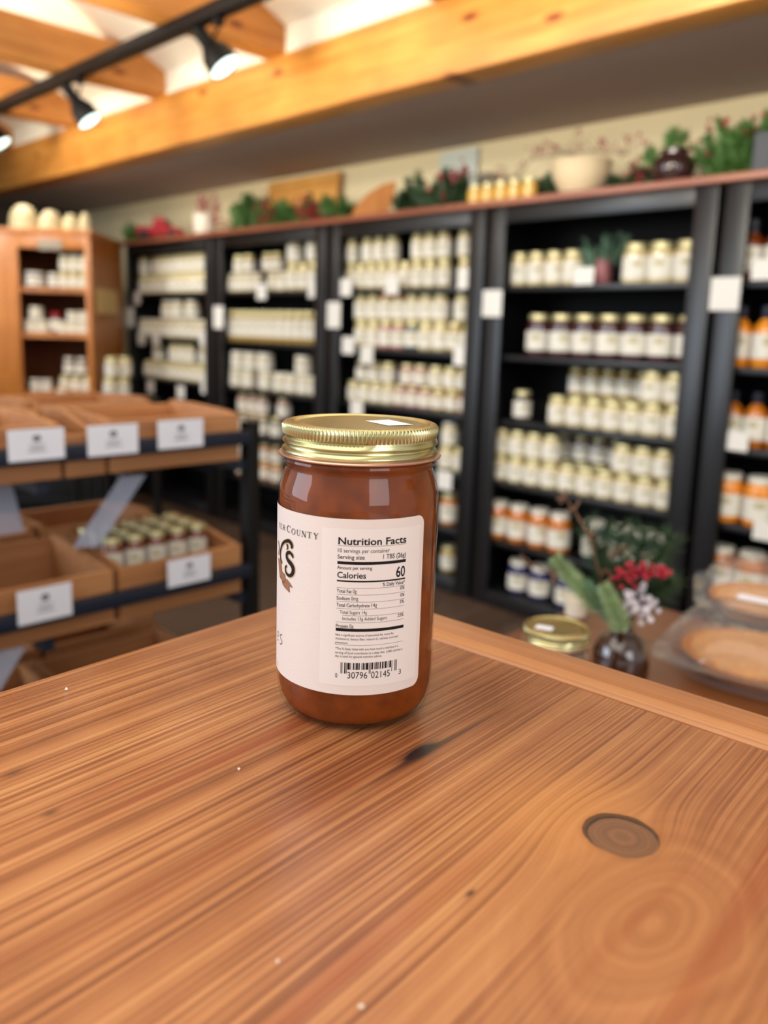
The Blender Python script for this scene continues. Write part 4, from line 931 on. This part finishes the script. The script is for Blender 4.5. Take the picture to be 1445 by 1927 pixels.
# second large jar on the lower table
lid2 = Vector((-.447, .723, H - .307)); j2 = root('gold_lid_jar', 'glass jar with shiny gold lid on the lower table, left of the vase', 'jar', (lid2.x, lid2.y, LZ + .0005))
h2 = .1335
mk('glass', lathe([(r, z if z < .06 else z + (h2 - JH)) for r, z in outer], 64), M['clear'], j2)
mk('pale_contents', lathe([(r, z) for r, z in inner], 48), M['c_cocoa'], j2); lid_parts(j2, h2)
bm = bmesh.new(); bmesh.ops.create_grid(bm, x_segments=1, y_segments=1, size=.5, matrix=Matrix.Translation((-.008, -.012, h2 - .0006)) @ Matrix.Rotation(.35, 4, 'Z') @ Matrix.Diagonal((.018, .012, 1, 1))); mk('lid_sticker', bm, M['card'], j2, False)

# vase with winter greenery
vp = onz(1163, 1288, LZ); V0 = Vector((vp.x, vp.y, LZ + .0005))
vase = root('bottle_vase', 'dark brown glass bottle vase with fir sprigs and red berries on the lower table', 'vase', V0)
mk('vase_glass', lathe([(0, 0), (.030, 0), (.034, .004), (.036, .02), (.035, .045), (.028, .062), (.016, .072), (.0135, .082), (.0145, .090), (.0125, .092), (.011, .075), (.02, .062), (.03, .04), (.03, .008), (0, .008)], 40), M['amberglass'], vase)
def vpt(px, py, dy=0): return ony(px, py, V0.y + dy) - V0
NECK = Vector((0, 0, .085))
def sprig(name, a, b, n, ln, m, r=.0009, spread=.75, label=None):
    bm = bmesh.new(); a = Vector(a); b = Vector(b); tube(bm, [Vector((0, 0, .04)), NECK, a, b], [.0012, .0014, .0016, .0008], 5); needles(bm, a, b, n, ln, r, spread)
    o = mk(name, bm, M[m], vase)
    if label: o['label'] = label
sprig('fir_sprig', vpt(1128, 1150, -.02), vpt(1046, 1052, -.03), 700, .023, 'leafl', .0008, 1.15, 'light green fir sprig leaning left')
sprig('fir_sprig', vpt(1160, 1170, -.02), vpt(1100, 1100, -.02), 420, .020, 'leafb', .0008, 1.0, 'blue green fir sprig')
sprig('fir_sprig', vpt(1174, 1190, -.03), vpt(1136, 1104, -.03), 620, .021, 'leafl', .0008, 1.15, 'short light green fir sprig')
for a, b in [((1160, 1120), (1105, 985)), ((1170, 1110), (1165, 990)), ((1180, 1110), (1215, 1000)), ((1190, 1120), (1262, 1010)), ((1185, 1150), (1262, 1090)), ((1170, 1130), (1130, 1040))]:
    sprig('pine_sprig', vpt(*a, .02), vpt(*b, .03), 260, .045, 'leafd', .0006, .8)
bm = bmesh.new()
for pl in ([(1155, 1170), (1128, 1080), (1110, 1010), (1080, 960), (1062, 935)], [(1150, 1150), (1090, 1095), (1040, 1080), (990, 1058)], [(1158, 1150), (1150, 1090), (1160, 1040)]):
    q = [NECK] + [vpt(x, y, .01) for x, y in pl]; tube(bm, q, [.0016] * (len(q) - 1) + [.0006], 5)
    for s in q[2:]:
        for k in range(4): e = s + Vector([random.uniform(-.012, .012) for _ in range(3)]); tube(bm, [s, e], .002, 4)
mk('brown_twigs', bm, M['twig'], vase)
bm = bmesh.new()
for (x, y, n, sp) in [(1196, 1079, 22, .007), (1212, 1072, 8, .004), (1246, 1078, 9, .004), (1163, 1092, 7, .004)]: berries(bm, vpt(x, y, -.01), n, sp, .0040)
tube(bm, [NECK, vpt(1185, 1130, 0), vpt(1195, 1080, -.01)], .001, 4); tube(bm, [vpt(1195, 1085, -.01), vpt(1244, 1080, -.01)], .001, 4)
mk('red_berries', bm, M['berry'], vase, kind='stuff')
bm = bmesh.new(); berries(bm, vpt(1198, 1140, 0), 40, .010, .005); tube(bm, [NECK, vpt(1196, 1150, 0)], .0012, 4); mk('white_blossoms', bm, M['cotton'], vase)
cv = onz(1082, 1160, LZ); t = mk('white_cup', lathe([(0, 0), (.012, 0), (.016, .002), (.019, .03), (.017, .03), (.014, .004), (0, .004)], 24), M['whiteglaze']); t.location = (cv.x, cv.y, LZ + .0005)
tag(t, 'tiny white cup behind the fir sprigs on the lower table', 'cup')

# pies in clear clamshell boxes
def pie(px, py, label, rz, rad=.092):
    c = onz(px, py, LZ); t = root('boxed_pie', label, 'boxed pie', (c.x, c.y, LZ + .0005), rz, 'boxed pies on the lower table')
    def ruffle(r, z, a): return (r + (.0015 * math.sin(a * 40) if z > .015 else 0), z)
    mk('pie_tin', lathe([(0, 0), (rad * .72, 0), (rad * .76, .002), (rad * .98, .026), (rad * 1.03, .028), (rad * .96, .028), (rad * .75, .006), (0, .005)], 96, fn=ruffle), M['boardo'], t)
    def crumb(r, z, a): return (r, z + (.0018 * math.sin(r * 900 + a * 7) * math.cos(a * 23 + r * 300)))
    mk('pie_filling', lathe([(rad * .93, .024), (rad * .9, .030), (rad * .8, .033), (rad * .6, .035), (rad * .4, .036), (rad * .2, .0365), (0, .037)], 90, fn=crumb), M['pie'], t)
    s = rad * 1.24; bm = bmesh.new(); n = 64
    def sq(k, rr, p=3.2):
        a = 2 * PI * k / n; c_, s_ = math.cos(a), math.sin(a); q = (abs(c_) ** p + abs(s_) ** p) ** (-1 / p); return (rr * q * c_, rr * q * s_)
    lev = [(s * .80, .003, 3), (s * .9, .028, 3), (s * 1.04, .031, 6), (s * 1.04, .033, 6), (s * .92, .036, 3.5), (s * .86, .062, 2.6), (s * .72, .078, 2.3), (s * .55, .084, 2.1)]
    rings = [[bm.verts.new((*sq(k, rr, p_), z)) for k in range(n)] for rr, z, p_ in lev]
    for A2, B2 in zip(rings, rings[1:]):
        for k in range(n): bm.faces.new((A2[k], A2[(k + 1) % n], B2[(k + 1) % n], B2[k]))
    bm.faces.new(rings[-1]); bm.faces.new(rings[0][::-1])
    mk('clamshell', bm, M['plastic'], t)
    return t
pie(1420, 1268, 'pie in a clear plastic box at the right edge, nearer one', math.radians(10))
pp = pie(1448, 1160, 'pie in a clear plastic box at the right edge, farther one', math.radians(24))
t = mk('sticker_label', B(-.028, .028, -.008, .008, 0, .0006), M['card'], smooth=False)
cc = onz(1420, 1268, LZ); t.location = (cc.x - .02, cc.y + .045, LZ + .088); t.rotation_euler = (math.radians(8), 0, math.radians(8)); 
t.parent = None; tag(t, 'narrow white sticker on top of the nearer pie box', 'sticker')

# ================================================================= MAIN TABLETOP
KX, KY, KA = -.3975, .3672, math.radians(3.9)
def toloc(p): d = Vector((p.x - KX, p.y - KY)); return (d.x * math.cos(KA) + d.y * math.sin(KA), -d.x * math.sin(KA) + d.y * math.cos(KA))
TZ = H - .174
knot = toloc(onz(1170, 1574, TZ)); cath = toloc(onz(1230, 1735, TZ)); burn = toloc(onz(790, 1415, TZ)); fleck = toloc(onz(885, 1681, TZ)); sm1 = toloc(onz(25, 1455, TZ)); sm2 = toloc(onz(95, 1530, TZ))
def table_wood(name, board=False):
    m = bpy.data.materials.new(name); m.use_nodes = True; nt = m.node_tree; L = nt.links.new; N = nt.nodes.new; p = nt.nodes['Principled BSDF']
    def V(x): return x
    def math_(op, a, b=None, c=None, clamp=False):
        n = N('ShaderNodeMath'); n.operation = op; n.use_clamp = clamp
        for i, q in enumerate((a, b, c)):
            if q is None: continue
            if isinstance(q, (int, float)): n.inputs[i].default_value = q
            else: L(q, n.inputs[i])
        return n.outputs[0]
    tc = N('ShaderNodeTexCoord'); sp = N('ShaderNodeSeparateXYZ'); L(tc.outputs['Object'], sp.inputs[0])
    U, Vv = (sp.outputs[1], sp.outputs[0]) if board else (sp.outputs[0], sp.outputs[1])
    def comb(x, y, z=0.0):
        c = N('ShaderNodeCombineXYZ')
        for i, q in enumerate((x, y, z)):
            if isinstance(q, (int, float)): c.inputs[i].default_value = q
            else: L(q, c.inputs[i])
        return c.outputs[0]
    def noise(vec, scale=1, detail=3, rough=.5):
        n = N('ShaderNodeTexNoise'); n.inputs['Scale'].default_value = scale; n.inputs['Detail'].default_value = detail; n.inputs['Roughness'].default_value = rough; L(vec, n.inputs['Vector']); return n.outputs['Fac']
    # slow sideways wander of the grain
    wob = math_('MULTIPLY', math_('SUBTRACT', noise(comb(math_('MULTIPLY', U, 14), math_('MULTIPLY', Vv, 3)), 1, 2), .5), .008)
    psi = math_('ADD', U, wob)
    def gauss(c, ru, rv, power=2):
        a = math_('DIVIDE', math_('SUBTRACT', U, c[0]), ru); b = math_('DIVIDE', math_('SUBTRACT', Vv, c[1]), rv)
        r2 = math_('ADD', math_('MULTIPLY', a, a), math_('MULTIPLY', b, b)); return math_('EXPONENT', math_('MULTIPLY', r2, -1)), r2
    if not board:
        for c, A, ru, rv in ((knot, .95, .018, .026),):
            g, _ = gauss(c, ru, rv); psi = math_('SUBTRACT', psi, math_('MULTIPLY', math_('MULTIPLY', math_('SUBTRACT', U, c[0]), g), A))
    f1 = noise(comb(math_('MULTIPLY', psi, 620), math_('MULTIPLY', Vv, 1.6)), 1, 1.5, .5)
    f2 = noise(comb(math_('MULTIPLY', psi, 1100), math_('MULTIPLY', Vv, 14)), 1, 2, .5)
    f0 = noise(comb(math_('MULTIPLY', psi, 55), math_('MULTIPLY', Vv, 1.2), 3.7), 1, 2, .5)
    fl = noise(comb(U, Vv, 1.3), 16, 3, .5)
    if not board:
        gc, rc2 = gauss(cath, .040, .062); gc = math_('MULTIPLY', gc, 1.15, None, True)
        a_ = math_('SUBTRACT', U, cath[0]); b_ = math_('MULTIPLY', math_('SUBTRACT', Vv, cath[1]), .55); wv = noise(comb(U, Vv, 5.5), 22, 2, .5)
        ell = math_('ADD', math_('SQRT', math_('ADD', math_('MULTIPLY', a_, a_), math_('MULTIPLY', b_, b_))), math_('MULTIPLY', wv, .014))
        vc = math_('ADD', .56, math_('MULTIPLY', math_('SUBTRACT', noise(comb(math_('MULTIPLY', ell, 190), 0, 0), 1, 2, .5), .5), .75))
    amp = 1.0
    v = math_('MULTIPLY', math_('SUBTRACT', f1, .5), 1.7)
    v = math_('ADD', v, math_('MULTIPLY', math_('SUBTRACT', f2, .5), .35))
    v = math_('ADD', v, math_('MULTIPLY', math_('SUBTRACT', f0, .5), .6)); v = math_('ADD', v, math_('MULTIPLY', math_('SUBTRACT', fl, .5), .55)); v = math_('ADD', v, .5)
    if not board: v = math_('ADD', math_('MULTIPLY', v, math_('SUBTRACT', 1, gc)), math_('MULTIPLY', vc, gc))
    if board: v = math_('ADD', math_('MULTIPLY', math_('SUBTRACT', v, .5), .45), .62)
    rp = N('ShaderNodeValToRGB'); e = rp.color_ramp.elements; e[0].position = .05; e[0].color = s2l((117, 66, 38)); e[1].position = .95; e[1].color = s2l((207, 149, 98))
    k = e.new(.38); k.color = s2l((153, 93, 56)); k = e.new(.62); k.color = s2l((181, 119, 74)); L(v, rp.inputs['Fac']); out = rp.outputs[0]
    def mixc(base, col, fac, mode='MIX'):
        mx = N('ShaderNodeMixRGB'); mx.blend_type = mode; L(base, mx.inputs[1]); mx.inputs[2].default_value = col
        if isinstance(fac, (int, float)): mx.inputs[0].default_value = fac
        else: L(fac, mx.inputs[0])
        return mx.outputs[0]
    if not board:
        # reddish resin streaks
        rs = math_('SMOOTH_MIN', 1, math_('MULTIPLY', math_('MAXIMUM', math_('SUBTRACT', noise(comb(math_('MULTIPLY', psi, 70), math_('MULTIPLY', Vv, 2.6), 9.1), 1, 1), .62), 0), 7), .01)
        out = mixc(out, s2l((150, 66, 34)), math_('MULTIPLY', rs, .55))
        kg, _ = gauss((knot[0] - .022, knot[1] + .0), .026, .034); out = mixc(out, s2l((222, 150, 78)), math_('MULTIPLY', kg, .45))
        # thin dark check lines
        ck = math_('MULTIPLY', math_('MAXIMUM', math_('SUBTRACT', noise(comb(math_('MULTIPLY', psi, 260), math_('MULTIPLY', Vv, 3.5), 21.3), 1, 0), .84), 0), 16, None, True)
        out = mixc(out, s2l((70, 36, 22)), math_('MULTIPLY', ck, .8))
        # knot: grey brown disc with a dark open ring, stronger on one side
        nk = math_('MULTIPLY', math_('SUBTRACT', noise(tc.outputs['Object'], 130, 2), .5), .16)
        a = math_('DIVIDE', math_('SUBTRACT', U, knot[0]), .0126); b = math_('DIVIDE', math_('SUBTRACT', Vv, knot[1]), .0122)
        rr = math_('ADD', math_('SQRT', math_('ADD', math_('MULTIPLY', a, a), math_('MULTIPLY', b, b))), nk)
        kc = noise(comb(math_('MULTIPLY', rr, 5), 0, 0), 1, 2); kr = N('ShaderNodeValToRGB'); kr.color_ramp.elements[0].position = .3; kr.color_ramp.elements[0].color = s2l((104, 70, 52)); kr.color_ramp.elements[1].position = .7; kr.color_ramp.elements[1].color = s2l((146, 100, 70)); L(kc, kr.inputs['Fac'])
        inside = math_('MULTIPLY', math_('SUBTRACT', 1.0, rr), 25, None, True); mx = N('ShaderNodeMixRGB'); L(inside, mx.inputs[0]); L(out, mx.inputs[1]); L(kr.outputs[0], mx.inputs[2]); out = mx.outputs[0]
        ring = math_('MULTIPLY', math_('SUBTRACT', math_('ADD', .075, math_('MULTIPLY', math_('SUBTRACT', b, a), .06)), math_('ABSOLUTE', math_('SUBTRACT', rr, 1.0))), 22, None, True)
        out = mixc(out, s2l((30, 20, 20)), math_('MULTIPLY', ring, .95))
        halo = math_('MULTIPLY', math_('SUBTRACT', 1.28, rr), 3.0, None, True); halo = math_('MULTIPLY', halo, math_('SUBTRACT', 1, inside)); out = mixc(out, s2l((140, 84, 44)), math_('MULTIPLY', halo, .45))
        for c, ru, rv, col, fac in ((burn, .0032, .0110, (24, 18, 24), 1.6), (fleck, .0010, .0022, (60, 30, 20), .9), (sm1, .002, .004, (70, 40, 30), .7), (sm2, .002, .003, (70, 40, 30), .7)):
            g, r2 = gauss(c, ru, rv); g2 = math_('MULTIPLY', g, math_('ADD', .55, noise(comb(math_('MULTIPLY', U, 700), math_('MULTIPLY', Vv, 60)), 1, 2)), None, True); out = mixc(out, s2l(col), math_('MULTIPLY', g2, fac))
    L(out, p.inputs['Base Color']); p.inputs['Roughness'].default_value = .36; p.inputs['Coat Weight'].default_value = .35; p.inputs['Coat Roughness'].default_value = .22; p.inputs['Specular IOR Level'].default_value = .5
    bp = N('ShaderNodeBump'); bp.inputs['Strength'].default_value = .35; bp.inputs['Distance'].default_value = .0004; L(v, bp.inputs['Height']); L(bp.outputs[0], p.inputs['Normal'])
    return m
M['top'] = table_wood('varnished pine tabletop'); M['end'] = table_wood('varnished pine end board', True)
tt = root('display_table', 'varnished knotty pine tabletop filling the foreground', 'table', (KX, KY, 0), KA)
def topobj(nm, bmm, m):
    o = mk(nm, bmm, m, tt); return o
topobj('table_top', B(0, .95, -1.0, -.0352, TZ - .028, TZ, .0016), M['top'])
topobj('end_board', B(0, .95, -.0346, 0, TZ - .028, TZ, .0016), M['end'])
topobj('apron', B(.03, .92, -.97, -.03, TZ - .12, TZ - .0285), M['lowtable'])
for sx in (.035, .87):
    for sy in (-.96, -.09): topobj('leg', B(sx, sx + .05, sy, sy + .05, 0, TZ - .1205), M['lowtable'])
# crumbs on the table
for k, (px, py, s) in enumerate([(125, 1299, .0009), (450, 1449, .0006), (680, 1898, .0007), (522, 1811, .0005)]):
    q = onz(px, py, TZ); bm = bmesh.new(); bmesh.ops.create_icosphere(bm, subdivisions=1, radius=s)
    for v in bm.verts: v.co *= random.uniform(.7, 1.4)
    o = mk('crumb', bm, M['whiteglaze'], smooth=False); o.location = (q.x, q.y, TZ + s * .8)
    tag(o, ['largest white crumb near the left edge of the pine tabletop', 'small white crumb left of the apple butter jar', 'tiny pale crumb at the bottom of the picture', 'tiny pale crumb in the middle foreground of the tabletop'][k], 'crumb', 'crumbs on the tabletop')
